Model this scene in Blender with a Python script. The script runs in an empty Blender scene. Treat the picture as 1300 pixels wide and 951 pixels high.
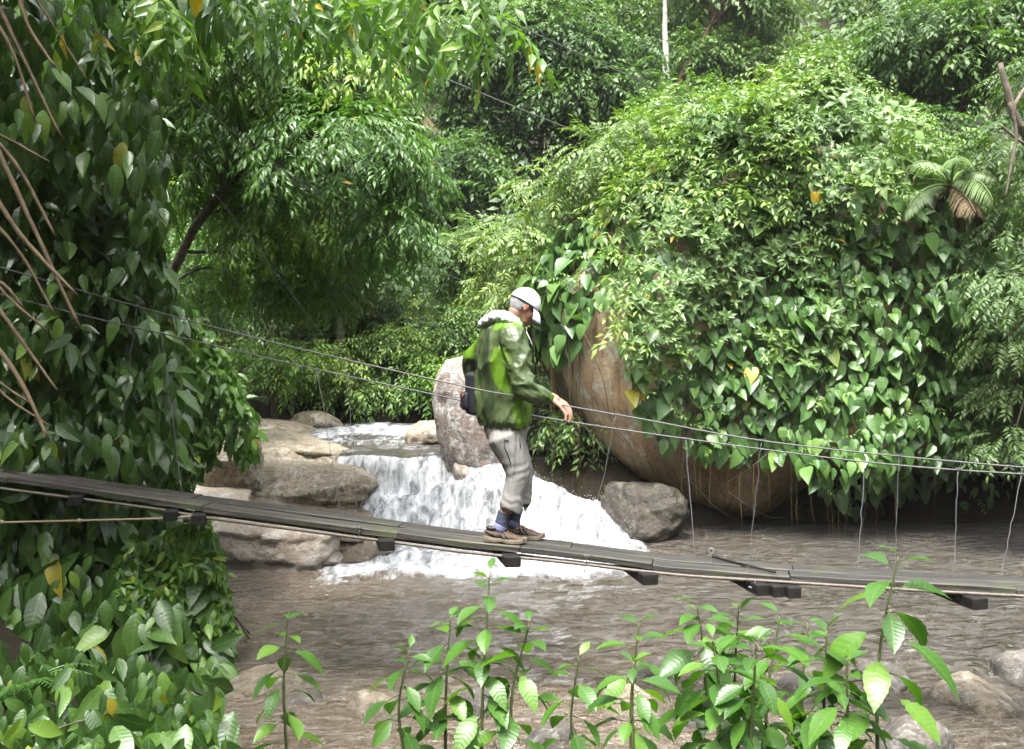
import bpy, bmesh, math, random
import numpy as np
from mathutils import Vector, Matrix, Quaternion

# ------------------------------------------------------------------ camera, sky, sun, exposure
SC = bpy.context.scene
COL = SC.collection
CAMZ = 2.5
FPX = 1264.0                    # focal length in photo pixels (35 mm on a 36 mm wide frame)
cam_d = bpy.data.cameras.new('camera')
cam = bpy.data.objects.new('camera', cam_d)
COL.objects.link(cam)
cam.location = (0, 0, CAMZ)
cam.rotation_euler = (math.radians(90), 0, 0)
cam_d.sensor_width = 36.0
cam_d.lens = 36.0 * FPX / 1300.0
cam_d.shift_y = -(475.5 - 430.0) / 1300.0
cam_d.clip_end = 500
SC.camera = cam

SUN_EL, SUN_AZ = math.radians(68), math.radians(198)   # azimuth from +Y, clockwise
world = bpy.data.worlds.new('World')
SC.world = world
world.use_nodes = True
wn = world.node_tree
wn.nodes.clear()
w_out = wn.nodes.new('ShaderNodeOutputWorld')
w_bg = wn.nodes.new('ShaderNodeBackground')
w_hs = wn.nodes.new('ShaderNodeHueSaturation')
w_sky = wn.nodes.new('ShaderNodeTexSky')
w_sky.sky_type = 'NISHITA'
w_sky.sun_disc = False
w_sky.sun_elevation = SUN_EL
w_sky.sun_rotation = SUN_AZ
w_sky.air_density = 1.0
w_sky.dust_density = 6.0
w_sky.ozone_density = 1.0
w_hs.inputs['Saturation'].default_value = 0.22         # a white overcast sky
w_bg.inputs['Strength'].default_value = 0.15
wn.links.new(w_sky.outputs[0], w_hs.inputs['Color'])
wn.links.new(w_hs.outputs[0], w_bg.inputs['Color'])
wn.links.new(w_bg.outputs[0], w_out.inputs['Surface'])

sun_d = bpy.data.lights.new('sun', 'SUN')
sun_d.energy = 1.5
sun_d.angle = math.radians(16)
sun_d.color = (1.0, 0.97, 0.92)
sun = bpy.data.objects.new('sun', sun_d)
COL.objects.link(sun)
_sd = Vector((math.sin(SUN_AZ) * math.cos(SUN_EL), math.cos(SUN_AZ) * math.cos(SUN_EL), math.sin(SUN_EL)))
sun.rotation_euler = _sd.to_track_quat('Z', 'Y').to_euler()

SC.view_settings.view_transform = 'Standard'
SC.view_settings.look = 'None'
SC.view_settings.gamma = 1.0
SC.view_settings.use_curve_mapping = False
SC.view_settings.exposure = 2.55

SC.render.engine = 'CYCLES'
cy = SC.cycles
cy.use_denoising = True
try:
    cy.denoiser = 'OPENIMAGEDENOISE'
except Exception:
    pass
cy.max_bounces = 6
cy.diffuse_bounces = 3
cy.glossy_bounces = 2
cy.transmission_bounces = 4
cy.transparent_max_bounces = 6
cy.volume_bounces = 0
cy.sample_clamp_indirect = 4.0
cy.caustics_reflective = False
cy.caustics_refractive = False

# ------------------------------------------------------------------ helpers
RNG = np.random.default_rng(11)
random.seed(5)


def P(px, py, d):
    """point seen at photo pixel (px, py) at depth d in front of the camera"""
    return np.array([(px - 650.0) / FPX * d, d, CAMZ - (py - 430.0) / FPX * d])


def proj(p):
    p = np.atleast_2d(p)
    return np.stack([650 + p[:, 0] / p[:, 1] * FPX, 430 - (p[:, 2] - CAMZ) / p[:, 1] * FPX], 1)


def unit(a):
    a = np.asarray(a, float)
    return a / np.maximum(np.linalg.norm(a, axis=-1, keepdims=True), 1e-9)


def _hash(ix, iy, iz, seed):
    h = (ix.astype(np.uint32) * np.uint32(374761393) + iy.astype(np.uint32) * np.uint32(668265263)
         + iz.astype(np.uint32) * np.uint32(2246822519) + np.uint32(seed * 3266489 + 17))
    h = (h ^ (h >> np.uint32(13))) * np.uint32(1274126177)
    h = h ^ (h >> np.uint32(16))
    return (h & np.uint32(0xffffff)).astype(np.float64) / 0xffffff * 2 - 1


def vnoise(p, seed=0):
    p = np.asarray(p, float)
    i = np.floor(p).astype(np.int64)
    f = p - i
    u = f * f * f * (f * (f * 6 - 15) + 10)
    r = 0
    for a in (0, 1):
        for b in (0, 1):
            for c in (0, 1):
                w = (u[..., 0] if a else 1 - u[..., 0]) * (u[..., 1] if b else 1 - u[..., 1]) * (u[..., 2] if c else 1 - u[..., 2])
                r = r + w * _hash(i[..., 0] + a, i[..., 1] + b, i[..., 2] + c, seed)
    return r


def fbm(p, seed=0, octv=4, lac=2.03, gain=0.5):
    p = np.asarray(p, float)
    r, amp = 0, 1.0
    for o in range(octv):
        r = r + amp * vnoise(p, seed + o * 7)
        p = p * lac + 3.17
        amp *= gain
    return r


def sstep(a, b, x):
    t = np.clip((np.asarray(x, float) - a) / (b - a), 0, 1)
    return t * t * (3 - 2 * t)


def in_poly(pts, poly):
    """pts (N,2) inside polygon"""
    x, y = pts[:, 0], pts[:, 1]
    inside = np.zeros(len(pts), bool)
    n = len(poly)
    for i in range(n):
        x1, y1 = poly[i]
        x2, y2 = poly[(i + 1) % n]
        c = ((y1 > y) != (y2 > y))
        with np.errstate(divide='ignore', invalid='ignore'):
            xi = (x2 - x1) * (y - y1) / ((y2 - y1) if y2 != y1 else 1e-9) + x1
        inside ^= c & (x < xi)
    return inside


def mesh_np(name, V, F, smooth=True, attrs=None):
    """V (N,3), F (M,3) or (M,4) -> mesh"""
    V = np.ascontiguousarray(V, np.float32)
    F = np.ascontiguousarray(F, np.int32)
    me = bpy.data.meshes.new(name)
    k = F.shape[1]
    me.vertices.add(len(V))
    me.vertices.foreach_set('co', V.ravel())
    me.loops.add(F.size)
    me.loops.foreach_set('vertex_index', F.ravel())
    me.polygons.add(len(F))
    me.polygons.foreach_set('loop_start', np.arange(0, F.size, k, dtype=np.int32))
    me.polygons.foreach_set('use_smooth', np.full(len(F), smooth, bool))
    for (an, dom, typ, val) in (attrs or []):
        at = me.attributes.new(an, typ, dom)
        key = {'FLOAT': 'value', 'FLOAT_COLOR': 'color', 'FLOAT_VECTOR': 'vector', 'FLOAT2': 'vector'}[typ]
        at.data.foreach_set(key, np.ascontiguousarray(val, np.float32).ravel())
    me.update()
    me.validate()
    return me


def link(name, me, mat=None, parent=None, label=None, cat=None, group=None, kind=None):
    o = bpy.data.objects.new(name, me)
    COL.objects.link(o)
    if mat is not None and me is not None and len(me.materials) == 0:
        me.materials.append(mat)
    if parent is not None:
        o.parent = parent
    tag(o, label, cat, group, kind)
    return o


def tag(o, label=None, cat=None, group=None, kind=None):
    for k, v in (('label', label), ('category', cat), ('group', group), ('kind', kind)):
        if v:
            o[k] = v
    return o


def empty(name, loc, label=None, cat=None, group=None):
    o = bpy.data.objects.new(name, None)
    COL.objects.link(o)
    o.empty_display_size = 0.1
    o.location = loc
    tag(o, label, cat, group)
    return o


def world_child(o, parent):
    """parent o (built in world coordinates) to an Empty that is only translated"""
    o.parent = parent
    o.matrix_parent_inverse = Matrix.Translation(-Vector(parent.location))
    return o


def join_np(parts):
    Vs, Fs, off = [], [], 0
    for V, F in parts:
        Vs.append(V)
        Fs.append(np.asarray(F) + off)
        off += len(V)
    return np.concatenate(Vs), np.concatenate(Fs)


def tube(path, radii, n=8, ref=None, cap=True, squash=None):
    """quads of a tube along path; radii scalar / per point / per point (a,b)"""
    path = np.asarray(path, float)
    m = len(path)
    r = np.asarray(radii, float)
    if r.ndim == 0:
        r = np.full((m, 2), float(r))
    elif r.ndim == 1:
        r = np.stack([r, r], 1)
    t = np.gradient(path, axis=0)
    t = unit(t)
    u0 = np.array(ref if ref is not None else ([0, 0, 1] if abs(t[0][2]) < 0.9 else [1, 0, 0]), float)
    V = []
    for i in range(m):
        u = unit(u0 - t[i] * np.dot(u0, t[i]))
        if ref is None:
            u0 = u
        v = np.cross(t[i], u)
        a = np.arange(n) * 2 * math.pi / n
        V.append(path[i] + np.outer(np.cos(a) * r[i, 0], u) + np.outer(np.sin(a) * r[i, 1], v))
    V = np.concatenate(V)
    F = []
    for i in range(m - 1):
        for j in range(n):
            k = (j + 1) % n
            F.append((i * n + j, i * n + k, (i + 1) * n + k, (i + 1) * n + j))
    if cap:
        c0, c1 = len(V), len(V) + 1
        V = np.concatenate([V, [path[0]], [path[-1]]])
        for j in range(n):
            k = (j + 1) % n
            F.append((c0, k, j, j) if False else (c0, k, j, c0))
            F.append((c1, (m - 1) * n + j, (m - 1) * n + k, c1))
    return V, np.array(F)


def mesh_poly(name, V, F, smooth=True):
    """from_pydata with degenerate quads turned into triangles"""
    faces = []
    for f in np.asarray(F).tolist():
        g = []
        for x in f:
            if x not in g:
                g.append(x)
        if len(g) >= 3:
            faces.append(g)
    me = bpy.data.meshes.new(name)
    me.from_pydata(np.asarray(V).tolist(), [], faces)
    me.polygons.foreach_set('use_smooth', [smooth] * len(me.polygons))
    me.update()
    return me


def smooth_path(pts, n=24):
    """Catmull-Rom through pts"""
    p = np.asarray(pts, float)
    if len(p) == 2:
        t = np.linspace(0, 1, n)[:, None]
        return p[0] * (1 - t) + p[1] * t
    q = np.concatenate([[2 * p[0] - p[1]], p, [2 * p[-1] - p[-2]]])
    out = []
    segs = len(p) - 1
    for s in np.linspace(0, segs - 1e-6, n):
        i = int(s)
        t = s - i
        a, b, c, d = q[i], q[i + 1], q[i + 2], q[i + 3]
        out.append(0.5 * ((2 * b) + (-a + c) * t + (2 * a - 5 * b + 4 * c - d) * t * t + (-a + 3 * b - 3 * c + d) * t ** 3))
    return np.array(out)


def ico(sub):
    bm = bmesh.new()
    bmesh.ops.create_icosphere(bm, subdivisions=sub, radius=1.0)
    V = np.array([v.co[:] for v in bm.verts])
    F = np.array([[v.index for v in f.verts] for f in bm.faces])
    bm.free()
    return V, F


# ------------------------------------------------------------------ materials
class NT:
    def __init__(self, name):
        self.m = bpy.data.materials.new(name)
        self.m.use_nodes = True
        self.t = self.m.node_tree
        self.t.nodes.clear()
        self.out = self.n('ShaderNodeOutputMaterial')

    def n(self, typ, **kw):
        nd = self.t.nodes.new(typ)
        for k, v in kw.items():
            setattr(nd, k, v)
        return nd

    def l(self, a, b):
        self.t.links.new(a, b)

    def ramp(self, fac, stops, interp='LINEAR'):
        r = self.n('ShaderNodeValToRGB')
        cr = r.color_ramp
        cr.interpolation = interp
        while len(cr.elements) < len(stops):
            cr.elements.new(0.5)
        for e, (p, c) in zip(cr.elements, stops):
            e.position = p
            e.color = (*c, 1) if len(c) == 3 else c
        self.l(fac, r.inputs['Fac'])
        return r.outputs['Color']

    def noise(self, vec, scale, detail=4, rough=0.55, dist=0.0):
        nz = self.n('ShaderNodeTexNoise')
        nz.inputs['Scale'].default_value = scale
        nz.inputs['Detail'].default_value = detail
        nz.inputs['Roughness'].default_value = rough
        nz.inputs['Distortion'].default_value = dist
        if vec is not None:
            self.l(vec, nz.inputs['Vector'])
        return nz.outputs['Fac']

    def math(self, op, a, b=None, clamp=False):
        m = self.n('ShaderNodeMath', operation=op, use_clamp=clamp)
        for i, x in enumerate((a, b)):
            if x is None:
                continue
            if isinstance(x, (int, float)):
                m.inputs[i].default_value = x
            else:
                self.l(x, m.inputs[i])
        return m.outputs[0]

    def mix(self, fac, a, b, blend='MIX'):
        m = self.n('ShaderNodeMix', data_type='RGBA', blend_type=blend)
        for sock, x in ((m.inputs[0], fac), (m.inputs[6], a), (m.inputs[7], b)):
            if isinstance(x, (int, float)):
                sock.default_value = x
            elif isinstance(x, tuple):
                sock.default_value = (*x, 1)
            else:
                self.l(x, sock)
        return m.outputs[2]

    def bump(self, h, strength=0.3, dist=0.02):
        b = self.n('ShaderNodeBump')
        b.inputs['Strength'].default_value = strength
        b.inputs['Distance'].default_value = dist
        self.l(h, b.inputs['Height'])
        return b.outputs[0]

    def bsdf(self, color, rough=0.6, spec=0.5, normal=None, **kw):
        p = self.n('ShaderNodeBsdfPrincipled')
        for s, x in (('Base Color', color), ('Roughness', rough), ('Specular IOR Level', spec)):
            if isinstance(x, (int, float)):
                p.inputs[s].default_value = x
            elif isinstance(x, tuple):
                p.inputs[s].default_value = (*x, 1)
            else:
                self.l(x, p.inputs[s])
        for k, v in kw.items():
            p.inputs[k].default_value = v
        if normal is not None:
            self.l(normal, p.inputs['Normal'])
        return p

    def done(self, shader):
        self.l(shader, self.out.inputs['Surface'])
        return self.m

    def obj(self):
        return self.n('ShaderNodeTexCoord').outputs['Object']

    def attr(self, name):
        return self.n('ShaderNodeAttribute', attribute_name=name)


def leaf_mat(name, stops, rough=0.42, spec=0.5, trans=0.3, by_object=False, veins=False):
    k = NT(name)
    if by_object:
        v = k.n('ShaderNodeObjectInfo').outputs['Random']
    else:
        v = k.attr('v').outputs['Fac']
    col = k.ramp(v, stops)
    geo = k.n('ShaderNodeNewGeometry')
    nz = k.noise(geo.outputs['Position'], 26.0, 2)
    col = k.mix(k.math('MULTIPLY', nz, 0.35), col, (0.02, 0.035, 0.012), 'MIX')
    nrm = None
    if veins:
        uv = k.n('ShaderNodeUVMap')
        sep = k.n('ShaderNodeSeparateXYZ')
        k.l(uv.outputs[0], sep.inputs[0])
        ax = k.math('ABSOLUTE', k.math('SUBTRACT', sep.outputs[1], 0.5))
        wave = k.math('SINE', k.math('MULTIPLY', k.math('SUBTRACT', sep.outputs[0], k.math('MULTIPLY', ax, 0.55)), 62.0))
        side = k.math('POWER', k.math('MAXIMUM', wave, 0.0), 6.0)
        mid = k.math('LESS_THAN', ax, 0.018)
        vein = k.math('MAXIMUM', k.math('MULTIPLY', side, 0.55), mid)
        col = k.mix(k.math('MULTIPLY', vein, 0.35), col, (0.13, 0.22, 0.06))
        nrm = k.bump(k.math('ADD', k.math('MULTIPLY', wave, -0.5), k.math('MULTIPLY', mid, -1.0)), 0.22, 0.003)
    back = geo.outputs['Backfacing']
    pale = k.mix(0.35, col, (0.13, 0.19, 0.10))
    colf = k.mix(back, col, pale)
    rg = k.math('ADD', k.math('MULTIPLY', back, 0.2), rough)
    p = k.bsdf(colf, rg, spec, nrm)
    tr = k.n('ShaderNodeBsdfTranslucent')
    tcol = k.mix(1.0, col, (1.5, 1.7, 0.55), 'MULTIPLY')
    k.l(tcol, tr.inputs['Color'])
    mx = k.n('ShaderNodeMixShader')
    mx.inputs[0].default_value = trans
    k.l(p.outputs[0], mx.inputs[1])
    k.l(tr.outputs[0], mx.inputs[2])
    return k.done(mx.outputs[0])


def rock_mat(name, c1, c2, c3, lichen=0.0, lichen_col=(0.5, 0.5, 0.46), moss=0.0, scale=1.0, rough=0.75, wet=0.0, streak=0.0, mott=0.6):
    k = NT(name)
    o = k.obj()
    n1 = k.noise(o, 1.1 * scale, 6, 0.6, 0.6)
    n2 = k.noise(o, 4.5 * scale, 8, 0.65)
    col = k.mix(k.ramp(n1, [(0.35, (0, 0, 0)), (0.65, (1, 1, 1))]), c1, c2)
    col = k.mix(k.ramp(n2, [(0.48, (0, 0, 0)), (0.68, (1, 1, 1))]), col, c3)
    if streak:
        mp = k.n('ShaderNodeMapping')
        mp.inputs['Scale'].default_value = (3.0, 3.0, 0.35)
        mp.inputs['Rotation'].default_value = (0.0, 0.5, 0.0)
        k.l(o, mp.inputs['Vector'])
        ns = k.noise(mp.outputs[0], 2.2, 6, 0.6, 0.3)
        col = k.mix(k.math('MULTIPLY', k.ramp(ns, [(0.45, (0, 0, 0)), (0.62, (1, 1, 1))]), streak), col, (0.34, 0.18, 0.07))
        ns2 = k.noise(mp.outputs[0], 5.0, 5, 0.6, 0.2)
        col = k.mix(k.math('MULTIPLY', k.ramp(ns2, [(0.52, (0, 0, 0)), (0.66, (1, 1, 1))]), streak * 0.8), col, (0.05, 0.05, 0.035))
    if lichen:
        n3 = k.noise(o, 5.0 * scale, 5, 0.7, 0.4)
        lf = k.ramp(n3, [(0.60 - 0.12 * lichen, (0, 0, 0)), (0.66 - 0.10 * lichen, (1, 1, 1))])
        col = k.mix(k.math('MULTIPLY', lf, 0.8), col, lichen_col)
    if moss:
        n4 = k.noise(o, 3.0 * scale, 6, 0.7)
        mf = k.ramp(n4, [(0.62 - 0.2 * moss, (0, 0, 0)), (0.72 - 0.16 * moss, (1, 1, 1))])
        col = k.mix(k.math('MULTIPLY', mf, 0.75), col, (0.07, 0.085, 0.03))
    n5 = k.noise(o, 11.0 * scale, 7, 0.7, 0.5)
    col = k.mix(k.math('MULTIPLY', k.ramp(n5, [(0.40, (1, 1, 1)), (0.52, (0, 0, 0))]), mott), col, tuple(x * 0.32 for x in c2))
    zz = k.n('ShaderNodeSeparateXYZ')
    k.l(k.n('ShaderNodeNewGeometry').outputs['Position'], zz.inputs[0])
    wl = k.math('ADD', zz.outputs[2], k.math('MULTIPLY', n2, -0.16))
    wetl = k.ramp(wl, [(0.0, (1, 1, 1)), (0.06, (0, 0, 0))])            # the wet line just above the water
    col = k.mix(k.math('MULTIPLY', wetl, 0.6), col, tuple(x * 0.3 for x in c2))
    grain = k.noise(o, 60.0, 3, 0.7)
    col = k.mix(0.35, col, k.ramp(grain, [(0.3, (0.25, 0.25, 0.25)), (0.7, (1.0, 1.0, 1.0))]), 'MULTIPLY')
    h = k.math('ADD', k.math('MULTIPLY', n2, 1.0), k.math('MULTIPLY', grain, 0.25))
    rgh = k.ramp(n1, [(0.3, (rough - wet,) * 3), (0.7, (rough,) * 3)])
    p = k.bsdf(col, rgh, 0.5, k.bump(k.math('ADD', h, k.math('MULTIPLY', n5, 0.6)), 0.8, 0.06))
    return k.done(p.outputs[0])


def plain_mat(name, c, rough=0.6, spec=0.4, metal=0.0, var=0.25, scale=30.0, bump=0.15):
    k = NT(name)
    o = k.obj()
    nz = k.noise(o, scale, 4)
    dark = tuple(x * (1 - var) for x in c)
    lite = tuple(min(1, x * (1 + var)) for x in c)
    col = k.ramp(nz, [(0.3, dark), (0.7, lite)])
    p = k.bsdf(col, rough, spec, k.bump(nz, bump, 0.01), Metallic=metal)
    return k.done(p.outputs[0])

# ------------------------------------------------------------------ ground
def ground_z(x, y):
    x = np.asarray(x, float)
    y = np.asarray(y, float)
    p = np.stack([x, y, np.zeros_like(x)], -1)
    n = fbm(p * 0.45, 3, 4) * 0.22
    # near bank, sloping down to the pool
    ynear = 6.55 + 0.35 * np.sin(x * 0.8 + 1.0) + 0.25 * vnoise(p * 0.9, 9)
    d_near = y - ynear
    xleft = -0.27 * y - 0.15 + 0.25 * np.sin(y * 1.3)
    d_left = x - xleft
    yfar = np.where(x < 2.0, 12.3, 12.3 + np.minimum((x - 2.0) * 2.0, 4.2))
    d_far = yfar - y
    d = np.minimum(np.minimum(d_near, d_left), d_far)
    bed = -0.12 - 0.75 * sstep(0, 2.2, d)
    # banks
    zn = 0.9 * sstep(0, 4.2, -d_near) - 0.12 + 0.10 * n
    zl = -0.1 + 1.6 * sstep(0, 4.5, -d_left) + 0.55 * np.maximum(-d_left - 4, 0)
    zf = -0.1 + 0.75 * sstep(0.0, 2.0, -d_far)
    out = np.maximum(np.maximum(np.where(d_near < 0, zn, -9), np.where(d_left < 0, zl, -9)), np.where(d_far < 0, zf, -9))
    z = np.where(d > 0, bed, out)
    # upper channel behind the falls, then the valley sides
    inch = np.maximum(0, 1 - np.abs(x - (-1.4 - 0.25 * (y - 15))) / 2.6)
    up = 1.0 + 0.5 * (1 - sstep(0, 0.35, inch)) - 0.55 * sstep(0.1, 0.8, inch)
    hill = 1.15 + 0.42 * np.maximum(y - 18.2, 0) + 0.006 * np.maximum(y - 18, 0) ** 2 * 0.6
    side = 0.5 * np.maximum(np.abs(x + 1.0) - 7.0, 0) * sstep(10, 20, y)
    w = sstep(13.0, 14.5, y)
    z = z * (1 - w) + np.minimum(up, 1.6) * w
    w2 = sstep(17.6, 19.0, y)
    z = z * (1 - w2) + hill * w2 + side * w
    led = sstep(-7.0, -5.6, x) * sstep(-0.6, -1.4, x) * sstep(10.0, 10.8, y) * sstep(18.0, 17.0, y)
    z = z * (1 - led) + np.minimum(z, np.where(y < 13.8, 0.05, 0.45)) * led
    # unseen slopes behind the camera and downstream, added to cut low sky light
    z = z + 0.6 * np.maximum(-3.5 - y, 0) + 0.7 * np.maximum(x - 17.0, 0) * sstep(18, 12, y)
    z = z + n * (0.25 + 0.9 * sstep(18, 26, y)) * np.where(d > 0, 0.5, 1)
    return z


def grid(x0, x1, nx, y0, y1, ny):
    X, Y = np.meshgrid(np.linspace(x0, x1, nx), np.linspace(y0, y1, ny))
    idx = np.arange(nx * ny).reshape(ny, nx)
    F = np.stack([idx[:-1, :-1], idx[:-1, 1:], idx[1:, 1:], idx[1:, :-1]], -1).reshape(-1, 4)
    return X.ravel(), Y.ravel(), F


# a sheet that is finer near the river
ys = np.concatenate([np.linspace(-40, 3, 40, endpoint=False), np.linspace(3, 20, 120, endpoint=False), np.linspace(20, 110, 120)])
xs = np.concatenate([np.linspace(-80, -9, 50, endpoint=False), np.linspace(-9, 11, 140, endpoint=False), np.linspace(11, 80, 50)])
GX, GY = np.meshgrid(xs, ys)
gi = np.arange(GX.size).reshape(GX.shape)
GF = np.stack([gi[:-1, :-1], gi[:-1, 1:], gi[1:, 1:], gi[1:, :-1]], -1).reshape(-1, 4)
GZ = ground_z(GX.ravel(), GY.ravel())
k = NT('forest_soil')
o_ = k.obj()
n1 = k.noise(o_, 0.9, 6, 0.6)
n2 = k.noise(o_, 14.0, 6, 0.7)
c_ = k.ramp(n1, [(0.35, (0.016, 0.0135, 0.009)), (0.55, (0.034, 0.026, 0.016)), (0.7, (0.02, 0.025, 0.01))])
c_ = k.mix(0.5, c_, k.ramp(n2, [(0.35, (0.35, 0.33, 0.3)), (0.7, (1.3, 1.2, 1.05))]), 'MULTIPLY')
M_SOIL = k.done(k.bsdf(c_, 0.9, 0.2, k.bump(n2, 0.9, 0.06)).outputs[0])
link('ground', mesh_np('ground', np.stack([GX.ravel(), GY.ravel(), GZ], 1), GF), M_SOIL, kind='structure')

# ------------------------------------------------------------------ water
k = NT('river_water')
geo = k.n('ShaderNodeNewGeometry')
foam = k.attr('foam').outputs['Fac']
pos = geo.outputs['Position']
mp = k.n('ShaderNodeMapping')
mp.inputs['Scale'].default_value = (1.0, 2.2, 1.0)
k.l(pos, mp.inputs['Vector'])
rip = k.noise(mp.outputs[0], 7.0, 5, 0.6, 0.4)
silt = k.noise(pos, 0.7, 4, 0.6)
wc = k.ramp(silt, [(0.35, (0.016, 0.0125, 0.0070)), (0.65, (0.032, 0.025, 0.0145))])
wc = k.mix(k.attr('shallow').outputs['Fac'], wc, (0.125, 0.092, 0.058))            # sandy bed seen through shallow water
pw = k.bsdf(wc, 0.04, 1.0, k.bump(rip, 1.0, 0.13), IOR=1.42)
mpf = k.n('ShaderNodeMapping')
mpf.inputs['Scale'].default_value = (1.0, 0.3, 0.4)
k.l(pos, mpf.inputs['Vector'])
fn = k.noise(mpf.outputs[0], 15.0, 5, 0.62, 0.6)
fn2 = k.noise(pos, 4.5, 5, 0.65, 1.0)
ff = k.math('ADD', k.math('MULTIPLY', k.math('ADD', fn, k.math('MULTIPLY', fn2, 0.8)), 0.75), k.math('SUBTRACT', k.math('MULTIPLY', foam, 1.25), 1.05))
ff = k.ramp(ff, [(0.10, (0, 0, 0)), (0.52, (1, 1, 1))])
fcol = k.ramp(k.noise(mpf.outputs[0], 9.0, 5, 0.6, 0.8), [(0.36, (0.10, 0.105, 0.11)), (0.50, (0.29, 0.30, 0.31)), (0.66, (0.54, 0.555, 0.56))])
pf = k.bsdf(fcol, 0.55, 0.3, k.bump(fn, 0.5, 0.04))
mx = k.n('ShaderNodeMixShader')
k.l(ff, mx.inputs[0])
k.l(pw.outputs[0], mx.inputs[1])
k.l(pf.outputs[0], mx.inputs[2])
M_WATER = k.done(mx.outputs[0])

# pool
X, Y, F = grid(-4.2, 16.0, 370, 5.8, 17.0, 220)
Pp = np.stack([X, Y, np.zeros_like(X)], 1)
ZW = fbm(Pp * np.array([1.6, 3.4, 1]), 21, 4) * 0.020 + fbm(Pp * np.array([3.0, 7.5, 1]), 33, 2) * 0.019
base_y = np.where(X < 0.6, 11.75, 11.75 + (X - 0.6) * 0.35)
near = sstep(1.9, 0.0, np.abs(base_y - 0.15 - Y)) * sstep(-2.2, -1.5, X) * sstep(2.0, 1.0, X)
ZW += near * 0.05 * fbm(Pp * 4.0, 50, 3)
foamv = np.clip(near * 1.05 + 0.10 * sstep(9.0, 11.0, Y) * sstep(3.2, 1.0, np.abs(X)), 0, 1)
foamv = np.where(Y < base_y - 1.5, np.minimum(foamv, 0.25), foamv)
foamv = np.maximum(foamv, 0.22 * sstep(3.0, 4.5, X) * sstep(8.6, 7.6, Y))
stk = sstep(0.25, 0.8, fbm(np.stack([X * 1.1 + 0.5 * Y, Y * 3.6, X * 0], 1), 57, 4)) * sstep(9.0, 10.8, Y) * sstep(3.4, 1.2, X) * sstep(-2.6, -1.8, X)
foamv = np.maximum(foamv, np.minimum(0.45 * stk + foamv, 1.0))
bed_ = ground_z(X, Y)
shal = np.clip(0.5 * sstep(-0.55, -0.08, bed_) * sstep(12.0, 11.0, Y) + 0.10, 0, 0.8) * sstep(3.0, -1.0, X - 1.5)
shal = np.maximum(shal, 0.7 * sstep(2.0, 0.2, np.hypot((X + 2.6) / 1.3, (Y - 10.2))))
link('river_pool', mesh_np('river_pool', np.stack([X, Y, ZW], 1), F, True, [('foam', 'POINT', 'FLOAT', foamv), ('shallow', 'POINT', 'FLOAT', shal)]), M_WATER, kind='structure')

# cascade
def cascade_z(x, y):
    p = np.stack([x, y, np.zeros_like(x)], -1)
    top = 0.92 - 0.66 * sstep(-0.5, 1.5, x) - 0.5 * sstep(1.5, 2.3, x)
    lip = 13.35 - 0.35 * sstep(-0.6, 0.4, x) + 0.12 * np.sin(x * 5)
    t = (lip - y)
    z_l = top * (1 - 0.50 * sstep(0.0, 0.38, t) - 0.18 * sstep(0.45, 1.0, t) - 0.36 * sstep(1.05, 1.5, t))
    z_r = top * (1 - sstep(-0.1, 1.5, t))
    w = sstep(-1.3, -0.2, x)
    z = z_l * (1 - w) + z_r * w
    turb = sstep(-0.12, 0.22, t) * (0.7 + 0.3 * w)
    z = z + turb * (0.10 * fbm(p * 2.6, 5, 4) + 0.06 * np.abs(fbm(p * np.array([9.0, 3.0, 1]), 15, 3)))
    z = z + 0.02 * fbm(p * 3.0, 8, 3)
    return z, turb


X, Y, F = grid(-2.35, 2.4, 240, 11.25, 14.2, 170)
Z, turb = cascade_z(X, Y)
base_y = 11.75 + np.maximum(X - 0.6, 0) * 0.3
Z = np.where(Y < base_y - 0.1, Z - 0.4 * sstep(0.0, 0.4, base_y - 0.1 - Y), Z)
Z = Z - 0.5 * sstep(1.25, 1.75, X)
turb = turb * (1 - 0.55 * sstep(-2.0, -1.6, X) * sstep(-0.8, -1.1, X) * sstep(12.95, 12.75, Y) * sstep(12.0, 12.25, Y))
link('cascade', mesh_np('cascade', np.stack([X, Y, Z], 1), F, True, [('foam', 'POINT', 'FLOAT', np.clip(0.30 + 0.80 * (1 - 0.14 * sstep(-0.4, 0.8, X)) * sstep(0.0, 0.45, turb) + 0.22 * vnoise(np.stack([X * 1.2, Y * 1.2, X * 0], 1), 4), 0, 1))]), M_WATER, kind='structure')
# upper pool
X, Y, F = grid(-7.0, 1.6, 180, 14.19, 18.4, 90)
Pp = np.stack([X, Y, X * 0], 1)
Zu = 0.90 + 0.05 * sstep(14.2, 17, Y) + fbm(Pp * np.array([2, 4, 1.]), 3, 3) * 0.02
fo = 0.30 + 0.55 * sstep(15.6, 16.6, Y) * sstep(-4.2, -2.0, X) + 0.2 * vnoise(Pp * 1.3, 5)
link('upper_river', mesh_np('upper_river', np.stack([X, Y, Zu], 1), F, True, [('foam', 'POINT', 'FLOAT', np.clip(fo, 0, 1))]), M_WATER, kind='structure')

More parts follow.
